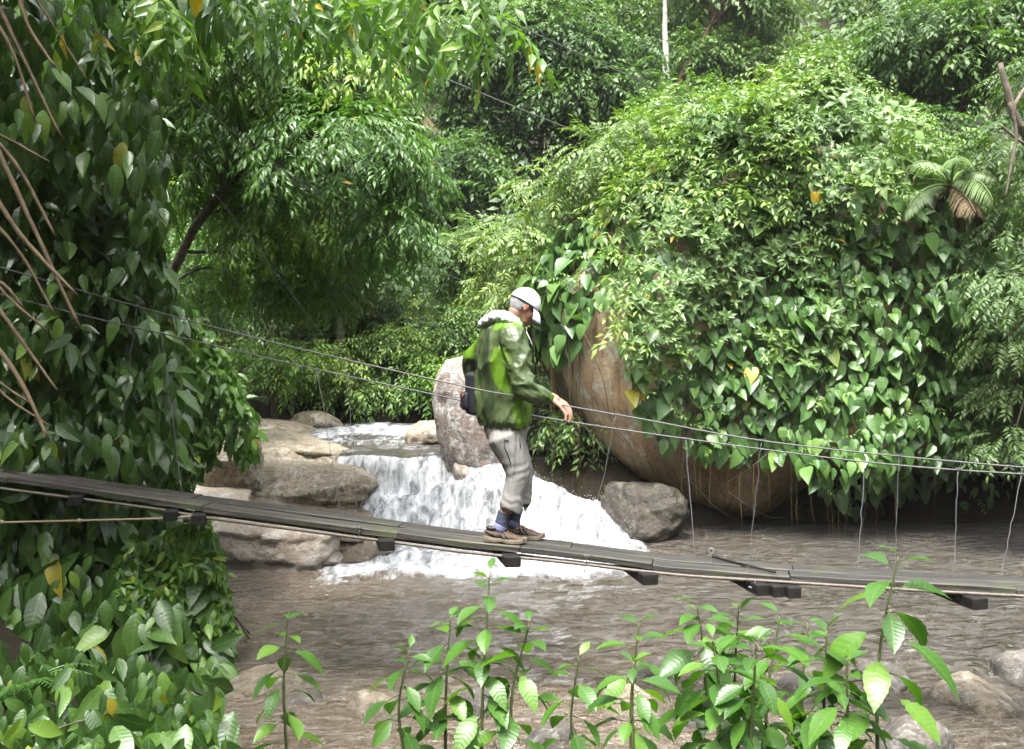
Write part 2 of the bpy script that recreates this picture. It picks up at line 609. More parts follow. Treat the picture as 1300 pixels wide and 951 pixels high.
# flung droplets over the white water
r = np.random.default_rng(4)
n = 2600
dx = r.uniform(-2.0, 1.5, n)
dy = r.uniform(11.4, 13.3, n)
dz, tb = cascade_z(dx, dy)
keep = (r.uniform(0, 1, n) < tb + 0.05)
dx, dy, dz = dx[keep], dy[keep], dz[keep]
hgt = r.exponential(0.055, len(dx))
Vd, Fd = ico(1)
Vd = Vd * 0.5
Vd = np.array([[1, 0, 0], [-1, 0, 0], [0, 1, 0], [0, -1, 0], [0, 0, 1.5], [0, 0, -1.5]], float)
Fd = np.array([[0, 2, 4], [2, 1, 4], [1, 3, 4], [3, 0, 4], [2, 0, 5], [1, 2, 5], [3, 1, 5], [0, 3, 5]])
sz = r.uniform(0.0015, 0.0045, len(dx)) * np.exp(-hgt * 2)
VV = np.stack([dx, dy, np.maximum(dz, 0) + hgt + 0.01], 1)[:, None, :] + Vd[None] * sz[:, None, None]
FF = Fd[None] + (np.arange(len(dx)) * 6)[:, None, None]
k = NT('spray_white')
M_SPRAY = k.done(k.bsdf((0.82, 0.85, 0.87), 0.3, 0.5).outputs[0])
link('water_spray', mesh_np('water_spray', VV.reshape(-1, 3), FF.reshape(-1, 3)), M_SPRAY,
     label='white droplets flung up above the foaming cascade', cat='spray', kind='stuff')

# ------------------------------------------------------------------ rocks
M_BOULDER = rock_mat('boulder_granite', (0.50, 0.385, 0.25), (0.38, 0.275, 0.165), (0.52, 0.42, 0.30), lichen=0.15, moss=0.2, scale=0.8, streak=0.7, mott=0.2)
M_ROCKPINK = rock_mat('tall_rock_granite', (0.25, 0.19, 0.155), (0.33, 0.275, 0.235), (0.17, 0.13, 0.10), lichen=0.85, lichen_col=(0.55, 0.55, 0.52), scale=1.6, wet=0.2)
M_LEDGE = rock_mat('ledge_granite', (0.34, 0.285, 0.205), (0.24, 0.19, 0.13), (0.40, 0.345, 0.26), lichen=0.6, lichen_col=(0.44, 0.42, 0.37), moss=0.5, scale=1.5, rough=0.6, wet=0.3, mott=0.75)
M_PALE = rock_mat('pale_granite', (0.42, 0.36, 0.29), (0.32, 0.26, 0.20), (0.50, 0.46, 0.41), lichen=0.5, moss=0.15, scale=1.2, rough=0.6, wet=0.3, mott=0.35)
M_CAVE = rock_mat('shade_blackened_rock', (0.022, 0.020, 0.017), (0.035, 0.028, 0.02), (0.014, 0.014, 0.012), moss=0.25, scale=1.0, rough=0.95, wet=0.1)  # wet rock with the shade of the hollow put into its colour
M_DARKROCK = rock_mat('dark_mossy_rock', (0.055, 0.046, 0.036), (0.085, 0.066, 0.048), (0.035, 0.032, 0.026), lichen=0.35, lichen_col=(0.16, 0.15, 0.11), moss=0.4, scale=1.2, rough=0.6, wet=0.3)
M_WETROCK = rock_mat('wet_dark_rock', (0.15, 0.115, 0.085), (0.22, 0.165, 0.115), (0.09, 0.075, 0.06), lichen=0.1, moss=0.2, scale=1.5, rough=0.5, wet=0.3)
M_COBBLE = rock_mat('bank_stone', (0.17, 0.15, 0.125), (0.11, 0.095, 0.08), (0.23, 0.215, 0.20), lichen=0.35, moss=0.1, scale=2.5, wet=0.15)


def rock(name, c, size, seed, mat, label=None, cat='rock', group=None, power=2.6, rough=0.16, sub=5, rot=0.0, tilt=0.0, layers=0.0, freq=1.3, facets=7):
    V, F = ico(sub)
    r_ = (np.abs(V) ** power).sum(1) ** (-1.0 / power)
    U = V * r_[:, None]
    dsp = fbm(U * freq + seed * 3.1, seed, 5)
    ridge = 1 - np.abs(fbm(U * freq * 1.9 + seed, seed + 40, 4))
    W = U * (1 + rough * dsp + rough * 0.5 * (ridge - 0.7))[:, None]
    size = np.asarray(size, float)
    fr_ = np.random.default_rng(seed * 13 + 5)
    for _ in range(facets):
        nv = unit(fr_.normal(0, 1, 3) * np.array([1, 1, 0.8]))
        dd = W @ nv
        c_ = dd.max() * fr_.uniform(0.62, 0.9)
        W = W - nv * (np.maximum(dd - c_, 0) * 0.88)[:, None]
    W = W * size
    W = W * (1 + 0.035 * fbm(U * freq * 5.0, seed + 9, 3))[:, None]
    if layers:
        lz = W[:, 2] / size[2]
        st = np.round((lz + 0.15 * fbm(U * 0.8, seed + 3, 2)) * 3.5) / 3.5
        k_ = 1 + layers * vnoise(np.stack([st * 5, st * 0 + seed, st * 0], 1), seed)
        W[:, 0] *= k_
        W[:, 1] *= k_
    ct, s_ = math.cos(tilt), math.sin(tilt)
    W = np.stack([W[:, 0] * ct + W[:, 2] * s_, W[:, 1], -W[:, 0] * s_ + W[:, 2] * ct], 1)
    cr, sr = math.cos(rot), math.sin(rot)
    W = np.stack([W[:, 0] * cr - W[:, 1] * sr, W[:, 0] * sr + W[:, 1] * cr, W[:, 2]], 1)
    o = link(name, mesh_np(name, W, F, True), mat, None, label, cat, group)
    o.location = c
    return o


# the great overhanging boulder (an egg of granite leaning over the pool)
BC = np.array([4.34, 15.0, 2.46])
BS = np.array([3.78, 2.30, 2.66])


def boulder_surface(dirs):
    """points on the boulder for unit directions"""
    U = unit(dirs)
    dsp = fbm(U * 1.1 + 3.1, 71, 4)
    q4 = ((U[:, 0] ** 2 + U[:, 2] ** 2) ** 2.5 + np.abs(U[:, 1]) ** 5.0) ** (-1 / 5.0)      # a flattened front face
    W = U * BS * (q4 * (1 + 0.055 * dsp + 0.012 * fbm(U * 6.0, 72, 3)))[:, None]
    W[:, 2] -= 0.46 * np.maximum(W[:, 0] - 0.2, 0) * sstep(-0.3, 1.2, W[:, 2])              # the top falls away to the right
    W[:, 1] += 1.9 * sstep(-1.35, -2.3, W[:, 2]) * sstep(-1.4, 0.6, W[:, 0])                # undercut above the water
    W[:, 2] += 0.35 * sstep(-1.9, -2.6, W[:, 2]) * sstep(-1.4, 0.6, W[:, 0])
    return BC + W


def boulder_normal(p):
    e = (p - BC) / BS
    s = (e[:, 0] ** 2 + e[:, 2] ** 2) ** 1.5
    return unit(np.stack([s * e[:, 0], np.sign(e[:, 1]) * np.abs(e[:, 1]) ** 4.0, s * e[:, 2]], 1) / BS)


V, F = ico(6)
Wb = boulder_surface(V) - BC
bo = link('boulder', mesh_np('boulder', Wb, F), M_BOULDER, None, 'huge bare granite boulder overhanging the pool under hanging vines', 'boulder')
bo.location = BC

rock('rock', P(607, 535, 13.6), (0.54, 0.55, 0.90), 3, M_ROCKPINK, 'tall upright rock with white lichen patches standing behind the hiker', rough=0.09, power=3.0, tilt=-0.10, facets=3)
rock('rock', P(548, 556, 15.2), (0.40, 0.35, 0.26), 8, M_LEDGE, 'small round brown rock at the top of the cascade', rough=0.1, sub=4)
rock('rock', P(590, 598, 13.2), (0.16, 0.2, 0.16), 18, M_PALE, 'small yellowish stone wedged in the white water below the tall rock', rough=0.1, sub=4)
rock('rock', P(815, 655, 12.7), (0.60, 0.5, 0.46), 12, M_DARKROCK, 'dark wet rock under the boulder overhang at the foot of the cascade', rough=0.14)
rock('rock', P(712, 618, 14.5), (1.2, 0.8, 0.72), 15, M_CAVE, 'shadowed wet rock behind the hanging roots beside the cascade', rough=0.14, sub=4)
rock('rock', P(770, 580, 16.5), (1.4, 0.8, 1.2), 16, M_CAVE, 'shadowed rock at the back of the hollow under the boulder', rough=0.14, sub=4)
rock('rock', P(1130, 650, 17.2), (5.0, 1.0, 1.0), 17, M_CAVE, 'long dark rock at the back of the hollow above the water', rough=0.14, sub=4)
# the layered ledges left of the cascade
LK = dict(cat='rock', rough=0.06, facets=6)
rock('rock_ledge', P(388, 592, 15.0), (1.75, 1.4, 0.40), 21, M_LEDGE, 'broad pale ledge sloping down to the lip of the cascade', power=4.0, tilt=0.13, layers=0.05, **LK)
rock('rock_ledge', P(330, 560, 16.6), (1.0, 0.9, 0.34), 31, M_LEDGE, 'pale ledge rising behind the broad sloping one', power=4.0, tilt=0.10, layers=0.05, **LK)
rock('rock_ledge', P(348, 624, 13.2), (1.34, 0.9, 0.38), 22, M_LEDGE, 'blocky mossy ledge with a steep lichen spotted face', power=6.0, tilt=0.03, layers=0.05, **LK)
rock('rock_ledge', P(380, 668, 12.3), (1.22, 0.9, 0.28), 23, M_WETROCK, 'wet brown slab between the mossy ledge and the bridge', power=4.5, tilt=0.15, layers=0.10, **LK)
rock('rock_ledge', P(262, 655, 12.0), (0.62, 0.6, 0.34), 29, M_PALE, 'pale slab under the small drooping leaves', power=4.0, tilt=0.05, layers=0.06, **LK)
rock('rock_ledge', P(335, 700, 11.4), (0.86, 0.7, 0.46), 24, M_PALE, 'pale pinkish slab at the left edge of the pool', power=4.5, tilt=0.10, layers=0.07, **LK)
rock('rock_ledge', P(405, 712, 11.2), (0.26, 0.3, 0.13), 30, M_PALE, 'low flat stone between the pinkish slab and the dark one', power=3.5, **LK)
rock('rock', P(453, 705, 11.5), (0.34, 0.32, 0.22), 25, M_WETROCK, 'dark wet stone at the foot of the ledges beside the foam', rough=0.12, power=3.6, sub=4, facets=10)
rock('rock', P(278, 598, 12.6), (0.55, 0.6, 0.40), 26, M_LEDGE, 'ledge stone half hidden by hanging leaves', rough=0.12, power=3.6)
rock('rock', P(405, 540, 17.6), (0.5, 0.4, 0.28), 27, M_LEDGE, 'small rounded rock at the far edge of the upper river', rough=0.1, sub=4)

# stones along the near bank
bank = [(340, 852, 7.2, .34, .12), (395, 868, 6.9, .18, .1), (610, 868, 6.8, .20, .12), (830, 835, 7.4, .20, .13), (800, 870, 6.7, .25, .15),
        (900, 860, 6.6, .28, .14), (1120, 838, 7.3, .26, .13), (1170, 815, 7.6, .12, .08), (1245, 850, 6.9, .36, .16), (1300, 838, 7.4, .30, .16),
        (1000, 845, 7.2, .18, .10), (1060, 855, 7.0, .2, .12), (480, 885, 6.7, .24, .13), (700, 900, 6.2, .22, .12), (980, 905, 6.0, .26, .13), (1150, 905, 6.1, .3, .15),
        (550, 925, 5.9, .24, .12), (380, 915, 6.2, .26, .13), (830, 930, 5.7, .2, .1), (1270, 925, 5.8, .26, .14), (300, 935, 5.8, .2, .12), (640, 945, 5.6, .2, .1), (1060, 945, 5.5, .22, .12)]
looks = ['pale flat stone at the water edge beside the left bank leaves', 'small grey stone next to a pale flat stone at the water edge',
         'smooth grey stone at the shore below the leafy saplings', 'tan stone showing between sapling stems at the water edge', 'brown stone half hidden by sapling leaves',
         'grey brown stone below the cluster of leafy saplings', 'tan stone at the water edge under the tallest sapling', 'small tan stone lying in the shallow water',
         'large rounded grey stone with a purple tint on the right shore', 'pale stone beside the large rounded grey one', 'small stone behind sapling stems at the shore', 'grey stone between the saplings and the large rounded one',
         'flat grey stone below the low bushy sapling', 'grey stone on the bank under the leaning sapling', 'rounded stone on the bank in front of the dense sapling cluster', 'stone on the bank right of the tallest sapling stem']
for i, (px, py, d, s, h) in enumerate(bank[:16]):
    c = P(px, py, d)
    gz = float(ground_z(c[0], c[1]))
    c[2] = max(gz, -0.1) + h * 0.35
    rock('bank_stone', c, (s, s * 0.8, h * 1.25), 60 + i, M_COBBLE if i % 4 else M_LEDGE,
         looks[i], 'stone', 'stones on the near bank', rough=0.13, power=2.5, sub=4, rot=i * 1.3)
# pebbles
r = np.random.default_rng(77)
Vp, Fp = ico(1)
n = 1500
px_ = r.uniform(-5, 7, n)
py_ = r.uniform(3.2, 8.0, n)
sz = r.uniform(0.015, 0.06, n)
pz = ground_z(px_, py_)
keep = pz > -0.25
px_, py_, pz, sz = px_[keep], py_[keep], pz[keep], sz[keep]
sc = np.stack([sz, sz * r.uniform(.6, 1, len(sz)), sz * r.uniform(.35, .7, len(sz))], 1)
VV = np.stack([px_, py_, pz + sc[:, 2] * .3], 1)[:, None] + (Vp * (1 + 0.12 * fbm(Vp * 1.7, 5, 3))[:, None])[None] * sc[:, None]
FF = Fp[None] + (np.arange(len(sz)) * len(Vp))[:, None, None]
link('shore_gravel', mesh_np('shore_gravel', VV.reshape(-1, 3), FF.reshape(-1, 3)), M_COBBLE, label='scattered pebbles and gravel along the near shore', cat='gravel', kind='stuff')

# ------------------------------------------------------------------ bridge
def bridge_depth(px):
    return 1.0 / (1 / 7.6 + (1 / 6.2 - 1 / 7.6) * px / 1300.0)


near_px = [-260, 0, 240, 300, 460, 590, 710, 850, 1000, 1300, 1560]
near_py = [566, 604, 640, 648, 669, 687, 700, 718.5, 731, 748, 757]


def deck_pt(px, w=0.0, dz=0.0):
    """near top edge of the deck at photo column px, moved w across and dz up"""
    a = P(px, float(np.interp(px, near_px, near_py)), bridge_depth(px))
    return a + w * WDIR + np.array([0, 0, dz])


_a, _b = P(0, 604, bridge_depth(0)), P(1300, 748, bridge_depth(1300))
ADIR = unit(np.array([_b[0] - _a[0], _b[1] - _a[1], 0]))
WDIR = np.array([-ADIR[1], ADIR[0], 0])

k = NT('weathered_plank')
o_ = k.obj()
mp = k.n('ShaderNodeMapping')
mp.inputs['Scale'].default_value = (1.2, 26.0, 26.0)
k.l(o_, mp.inputs['Vector'])
g1 = k.noise(mp.outputs[0], 1.6, 6, 0.65, 0.3)
g2 = k.noise(o_, 2.3, 5, 0.6)
rnd = k.n('ShaderNodeObjectInfo').outputs['Random']
c_ = k.ramp(g1, [(0.3, (0.009, 0.008, 0.007)), (0.52, (0.031, 0.028, 0.025)), (0.72, (0.088, 0.080, 0.072))])
c_ = k.mix(k.ramp(g2, [(0.5, (0, 0, 0)), (0.75, (0.6, 0.6, 0.6))]), c_, (0.06, 0.075, 0.03))
c_ = k.mix(0.55, c_, k.ramp(rnd, [(0.0, (0.45, 0.43, 0.40)), (1.0, (1.35, 1.28, 1.18))]), 'MULTIPLY')
M_PLANK = k.done(k.bsdf(c_, 0.62, 0.4, k.bump(g1, 0.8, 0.012)).outputs[0])
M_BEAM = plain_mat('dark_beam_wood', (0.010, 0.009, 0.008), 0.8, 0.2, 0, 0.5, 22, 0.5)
M_CABLE = plain_mat('steel_cable', (0.085, 0.083, 0.085), 0.6, 0.4, 0.0, 0.3, 60, 0.3)
M_OLDCABLE = plain_mat('rusty_cable', (0.10, 0.085, 0.07), 0.6, 0.4, 0.2, 0.35, 60, 0.3)
M_ROPE = plain_mat('tan_rope', (0.22, 0.18, 0.12), 0.85, 0.2, 0, 0.3, 90, 0.5)
M_WIRE = plain_mat('galvanised_wire', (0.13, 0.13, 0.135), 0.55, 0.4, 0.0, 0.2, 60, 0.1)

br0 = deck_pt(650, 0.17)
bridge = empty('suspension_footbridge', br0, 'narrow weathered plank footbridge hung on steel cables over the pool', 'footbridge')


def bchild(name, V, F, mat, smooth=False, parent=None, label=None, quads=None):
    me = mesh_poly(name, np.asarray(V) - br0, F, smooth)
    o = link(name, me, mat, parent or bridge, label)
    return o


def plank(pa, pb, w0, w1, th, seed, lift=0.0):
    """a sawn board from column pa to pb lying between w0 and w1 across the deck"""
    n = 14
    rr = np.random.default_rng(seed)
    cols = np.linspace(pa, pb, n)
    V = []
    for i, c in enumerate(cols):
        e = 0.006 * vnoise(np.array([[c * 0.02, seed, 0]]), 3)[0]
        f = 0.006 * vnoise(np.array([[c * 0.02, seed, 5]]), 4)[0]
        b = 0.006
        z = lift + 0.004 * vnoise(np.array([[c * 0.013, seed, 9]]), 6)[0]
        for (w, dz) in ((w0 + e, z - th), (w0 + e, z - b), (w0 + e + b, z), (w1 + f - b, z), (w1 + f, z - b), (w1 + f, z - th)):
            V.append(deck_pt(c, w, dz))
    V = np.array(V)
    F = []
    for i in range(n - 1):
        for j in range(6):
            q = (j + 1) % 6
            F.append((i * 6 + j, (i + 1) * 6 + j, (i + 1) * 6 + q, i * 6 + q))
    F = [list(f) for f in F]
    faces = F + [list(range(6)), [(n - 1) * 6 + j for j in range(5, -1, -1)]]
    # local frame along the board so that the grain runs with it
    c0 = V.mean(0)
    t = unit(V[-3] - V[3])
    wv = unit(WDIR - t * np.dot(WDIR, t))
    up = np.cross(t, wv)
    R = np.stack([t, wv, up], 1)
    L = (V - c0) @ R
    me = bpy.data.meshes.new('plank')
    me.from_pydata(L.tolist(), [], faces)
    me.update()
    o = link('plank', me, M_PLANK, bridge)
    M = Matrix(R.tolist()).to_4x4()
    M.translation = Vector(c0 - br0)
    o.matrix_basis = M
    return o


jn = [-260, 10, 257, 505, 660, 828, 1003, 1290, 1560]       # joints of the near row
jf = [-260, 110, 228, 497, 720, 905, 1010, 1560]            # joints of the far row
for i in range(len(jn) - 1):
    plank(jn[i] + 0.6, jn[i + 1] - 0.6, 0.0, 0.164, 0.042, 100 + i, 0.006 * math.sin(i * 2.3))
for i in range(len(jf) - 1):
    plank(jf[i] + 0.6, jf[i + 1] - 0.6, 0.176, 0.345, 0.042, 200 + i, 0.004 + 0.007 * math.sin(i * 3.1))


def block(c, ax, half, mat, name='cross_beam', parent=None):
    ax = np.asarray(ax)
    half = np.asarray(half, float)
    V, F = [], []
    b = 0.006
    for sx in (-1, 1):
        for (y, z) in ((-1, -1), (1, -1), (1, 1), (-1, 1)):
            V.append(c + ax[0] * sx * half[0] + ax[1] * y * half[1] + ax[2] * z * half[2])
    F = [(0, 3, 2, 1), (4, 5, 6, 7), (0, 1, 5, 4), (1, 2, 6, 5), (2, 3, 7, 6), (3, 0, 4, 7)]
    me = bpy.data.meshes.new(name)
    me.from_pydata((np.array(V) - br0).tolist(), [], F)
    bm = bmesh.new()
    bm.from_mesh(me)
    bmesh.ops.recalc_face_normals(bm, faces=bm.faces)
    bmesh.ops.bevel(bm, geom=bm.edges[:], offset=b, segments=1, affect='EDGES')
    bm.to_mesh(me)
    bm.free()
    return link(name, me, mat, parent or bridge)


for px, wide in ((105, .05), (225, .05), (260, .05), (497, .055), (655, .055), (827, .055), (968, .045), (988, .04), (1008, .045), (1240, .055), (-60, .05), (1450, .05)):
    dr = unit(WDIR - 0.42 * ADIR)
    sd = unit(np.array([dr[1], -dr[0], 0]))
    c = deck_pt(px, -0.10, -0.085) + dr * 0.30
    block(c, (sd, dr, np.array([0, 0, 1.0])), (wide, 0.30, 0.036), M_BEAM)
# iron pin and bracket near the joint
V, F = tube([deck_pt(905, 0.30, 0.02), deck_pt(938, 0.2, 0.012), deck_pt(985, 0.02, 0.012)], 0.008, 6)
bchild('iron_rod', V, F, M_BEAM, True)
a = np.linspace(0, 2 * math.pi, 18)
ring = np.stack([deck_pt(903, 0.31, 0.055)] * 18) + np.outer(np.cos(a) * 0.014, [1, 0, 0]) + np.outer(np.sin(a) * 0.02, [0, 0, 1])
V, F = tube(ring, 0.006, 6, cap=False)
bchild('eye_ring', V, F, M_WIRE, True)
V, F = tube(smooth_path([deck_pt(950, -0.04, -0.085), deck_pt(957, -0.05, -0.085), deck_pt(958, -0.05, -0.045), deck_pt(958, -0.05, -0.03)], 10), 0.006, 6)
bchild('bracket', V, F, M_WIRE, True)


def cable_px(pts, depth_off, rad, mat, name, n=60, parent=None, twist=False):
    xs_ = [p[0] for p in pts]
    path = []
    for (px, py) in pts:
        path.append(P(px, py, bridge_depth(px) + depth_off))
    path = smooth_path(path, n)
    V, F = tube(path, rad, 6)
    return bchild(name, V, F, mat, True)


RAILN = [(-300, 240), (-100, 308), (68, 359), (316, 427), (575, 487.5), (655, 503), (735, 518), (820, 533), (985, 562), (1270, 591), (1560, 610)]
RAILF = [(-300, 285), (-100, 346), (86, 395.6), (226, 428), (400, 468.5), (558, 502.5), (676, 527.4), (853, 554.6), (1101, 586.7), (1300, 602), (1560, 615)]
cable_px(RAILN, -0.06, 0.0048, M_CABLE, 'hand_cable')
cable_px(RAILF, 0.40, 0.0050, M_CABLE, 'hand_cable')
cable_px([(-260, 584), (0, 620), (100, 633), (210, 648), (270, 658.5), (495, 688), (590, 701), (710, 713), (850, 729), (955, 736.5), (1300, 757), (1560, 764)], -0.02, 0.011, M_OLDCABLE, 'deck_cable')
cable_px([(-260, 582), (0, 616), (260, 652), (590, 696), (850, 725), (1300, 754), (1560, 762)], 0.33, 0.011, M_OLDCABLE, 'deck_cable')
cable_px([(-60, 666), (0, 663.5), (104, 661), (210, 658), (246, 655)], -0.05, 0.008, M_ROPE, 'tie_rope', 24)
V, F = ico(2)
bchild('rope_knot', V * np.array([.022, .018, .018]) + P(101, 661, bridge_depth(101) - .05), F, M_ROPE, True)
bchild('rope_knot', V * np.array([.022, .018, .018]) + P(2, 663, bridge_depth(2) - .05), F, M_ROPE, True)


def rail_at(rail, px, off):
    return P(px, float(np.interp(px, [q[0] for q in rail], [q[1] for q in rail])), bridge_depth(px) + off)


def hanger(p0, p1, seed, rad=0.0042):
    rr = np.random.default_rng(seed)
    t = np.linspace(0, 1, 14)[:, None]
    path = p0 * (1 - t) + p1 * t
    path[1:-1] += rr.normal(0, 0.0035, (12, 3))
    V, F = tube(path, rad, 5)
    bchild('hanger_wire', V, F, M_WIRE, True)
    a_ = np.linspace(0, 7 * math.pi, 40)                      # the end twisted round the hand cable
    hx = p0 + np.outer(np.linspace(-0.02, 0.02, 40), ADIR) + np.outer(np.cos(a_) * 0.0085, WDIR) + np.outer(np.sin(a_) * 0.0085, [0, 0, 1])
    V, F = tube(hx, rad * 0.8, 4)
    bchild('wire_tie', V, F, M_WIRE, True)


for i, (pt, pb, side) in enumerate([(174, 147, 'n'), (205, 201, 'f'), (402, 411, 'f'), (440, 457, 'n'), (782, 744, 'n'), (870, 882, 'f'), (967, 948, 'n'),
                                    (1098, 1098, 'f'), (1141, 1134, 'n'), (1217, 1227, 'f'), (1297, 1290, 'f'), (-40, -50, 'n'), (1400, 1395, 'n')]):
    if side == 'n':
        hanger(rail_at(RAILN, pt, -0.06), deck_pt(pb, -0.03, -0.07), 300 + i, 0.0018)
    else:
        hanger(rail_at(RAILF, pt, 0.40), deck_pt(pb, 0.35, -0.04), 300 + i, 0.0026)
# small twisted tie under the deck
for px in (458, 745):
    hanger(deck_pt(px, -0.02, 0.0), deck_pt(px - 2, -0.03, -0.11), 400 + px, 0.003)


# overhead guy wires running over the river to the far bank
def guy(name, pts, rad, label):
    path = smooth_path([P(*p) for p in pts], 50)
    V, F = tube(path, rad, 5)
    o = link(name, mesh_poly(name, V, F), M_WIRE, None, label, 'wire', None)
    return o


guy('overhead_wire', [(150, -70, 5.0), (310, 0, 7.0), (380, 30, 8.0), (560, 98, 11), (741, 171, 15.5)], 0.008, 'thin steel wire slanting above the river down to the boulder top')
guy('overhead_wire', [(420, -90, 7.0), (592, 0, 10), (700, 52, 13), (825, 108, 18)], 0.008, 'thin wire slanting across the dark hillside trees')
guy('overhead_wire', [(60, 0, 5.5), (194, 88, 6.6), (300, 170, 7.8), (420, 258, 9.6), (554, 341, 12.5), (600, 361, 13.8)], 0.0042, 'fine wire slanting in front of the leaning tree crown')
guy('overhead_wire', [(180, 160, 6.2), (271, 244, 7.2), (402, 416, 10.0), (440, 470, 11.5)], 0.0026, 'fine slack wire hanging in the shade of the leaning tree')

# ------------------------------------------------------------------ the hiker
MY = 7.0                                     # depth of the middle of the deck under him
MS = FPX / MY
MX0, MZ0 = 645.0, 684.5                      # photo pixel of the point on the deck between his feet
man_o = P(MX0, MZ0, MY)


def L(px, py, y=0.0):
    """photo pixel on his mid plane -> local metres, y sideways (negative towards the camera)"""
    return np.array([(px - MX0) / MS, y, (MZ0 - py) / MS])


man = empty('person', man_o, 'hiker in green rain jacket, grey trousers and white cap crossing the footbridge', 'person')


def ell_tube(rings, n=28):
    """rings: (center, half x, half y, yaw) stacked -> closed loft"""
    V = []
    for (c, a, b, yaw) in rings:
        t = np.arange(n) * 2 * math.pi / n
        x, y = np.cos(t) * a, np.sin(t) * b
        V.append(np.stack([c[0] + x * math.cos(yaw) - y * math.sin(yaw), c[1] + x * math.sin(yaw) + y * math.cos(yaw), np.full(n, c[2])], 1))
    m = len(rings)
    V = np.concatenate(V)
    F = [(i * n + j, i * n + (j + 1) % n, (i + 1) * n + (j + 1) % n, (i + 1) * n + j) for i in range(m - 1) for j in range(n)]
    c0 = len(V)
    V = np.concatenate([V, [rings[0][0]], [rings[-1][0]]])
    for j in range(n):
        F.append((c0, (j + 1) % n, j, c0))
        F.append((c0 + 1, (m - 1) * n + j, (m - 1) * n + (j + 1) % n, c0 + 1))
    return V, np.array(F)


def limb(pts, radii, n=16, k=18, cut=False):
    p = smooth_path(pts, k)
    r = np.interp(np.linspace(0, 1, k), np.linspace(0, 1, len(radii)), radii)
    if cut:                                   # a straight hem
        p = np.concatenate([[p[0] - unit(p[1] - p[0]) * r[0] * 0.6], p])
        r = np.concatenate([[r[0] * 0.6], r])
        return tube(p, r, n)
    # rounded ends
    p = np.concatenate([[p[0] - unit(p[1] - p[0]) * r[0] * 0.6], p, [p[-1] + unit(p[-1] - p[-2]) * r[-1] * 0.6]])
    r = np.concatenate([[r[0] * 0.6], r, [r[-1] * 0.6]])
    return tube(p, r, n)


def ball(c, s, rot=None, sub=3):
    V, F = ico(sub)
    W = V * np.asarray(s, float)
    if rot is not None:
        W = W @ np.asarray(rot).T
    return W + np.asarray(c, float), np.concatenate([F, F[:, :1]], 1)


def remesh(name, parts, voxel, smooth_it=4):
    V, F = join_np(parts)
    me = mesh_poly(name + '_raw', V, F)
    o = bpy.data.objects.new('tmp_' + name, me)
    COL.objects.link(o)
    bm = bmesh.new()
    bm.from_mesh(me)
    bmesh.ops.recalc_face_normals(bm, faces=bm.faces)
    bm.to_mesh(me)
    bm.free()
    md = o.modifiers.new('r', 'REMESH')
    md.mode = 'VOXEL'
    md.voxel_size = voxel
    md.use_smooth_shade = True
    ms = o.modifiers.new('s', 'SMOOTH')
    ms.factor = 0.5
    ms.iterations = smooth_it
    dg = bpy.context.evaluated_depsgraph_get()
    dg.update()
    out = bpy.data.meshes.new_from_object(o.evaluated_get(dg))
    bpy.data.objects.remove(o)
    bpy.data.meshes.remove(me)
    out.name = name
    out.polygons.foreach_set('use_smooth', [True] * len(out.polygons))
    return out


def co_of(me):
    a = np.zeros(len(me.vertices) * 3, np.float32)
    me.vertices.foreach_get('co', a)
    return a.reshape(-1, 3).astype(float)


def no_of(me):
    a = np.zeros(len(me.vertices) * 3, np.float32)
    me.vertices.foreach_get('normal', a)
    return a.reshape(-1, 3).astype(float)


def set_co(me, V):
    me.vertices.foreach_set('co', np.ascontiguousarray(V, np.float32).ravel())
    me.update()


def set_col(me, C):
    at = me.color_attributes.new('Col', 'FLOAT_COLOR', 'POINT')
    C4 = np.concatenate([C, np.ones((len(C), 1))], 1)
    at.data.foreach_set('color', np.ascontiguousarray(C4, np.float32).ravel())


def px_of(V):
    return np.stack([MX0 + V[:, 0] * MS, MZ0 - V[:, 2] * MS], 1)


def vcol_mat(name, rough, spec, bump_scale, bump_s, sheen=0.0, var=0.2):
    k = NT(name)
    c = k.attr('Col').outputs['Color']
    o_ = k.obj()
    n_ = k.noise(o_, bump_scale, 4, 0.6)
    n2_ = k.noise(o_, 14.0, 4, 0.6)
    c = k.mix(var, c, k.ramp(n2_, [(0.3, (0.5, 0.5, 0.5)), (0.7, (1.2, 1.2, 1.2))]), 'MULTIPLY')
    h = k.math('ADD', k.math('MULTIPLY', n_, 0.3), n2_)
    p = k.bsdf(c, rough, spec, k.bump(h, bump_s, 0.02))
    if sheen:
        p.inputs['Sheen Weight'].default_value = sheen
    return k.done(p.outputs[0])


M_SKIN = NT('skin')
_k = M_SKIN
_c = _k.attr('Col').outputs['Color']
_n = _k.noise(_k.obj(), 90.0, 3)
_p = _k.bsdf(_k.mix(0.25, _c, _k.ramp(_n, [(0.3, (0.75, 0.6, 0.55)), (0.7, (1.1, 1.05, 1.0))]), 'MULTIPLY'), 0.5, 0.4, _k.bump(_n, 0.15, 0.003))
_p.inputs['Subsurface Weight'].default_value = 0.08
_p.inputs['Subsurface Radius'].default_value = (0.01, 0.004, 0.002)
M_SKIN = _k.done(_p.outputs[0])

PHI = math.radians(30)                        # chest turned away from the camera
CP, SP = math.cos(PHI), math.sin(PHI)

# head frame
TH = math.radians(32)
YAW = math.radians(16)
HC = L(666, 388, -0.01)
hf = np.array([math.cos(TH) * math.cos(YAW), math.cos(TH) * math.sin(YAW), -math.sin(TH)])
hl = unit(np.cross([0, 0, 1], hf))           # his left
hu = np.cross(hf, hl)
HR = np.stack([hf, hl, hu], 1)


def H(x, y, z):
    return HC + HR @ np.array([x, y, z], float)


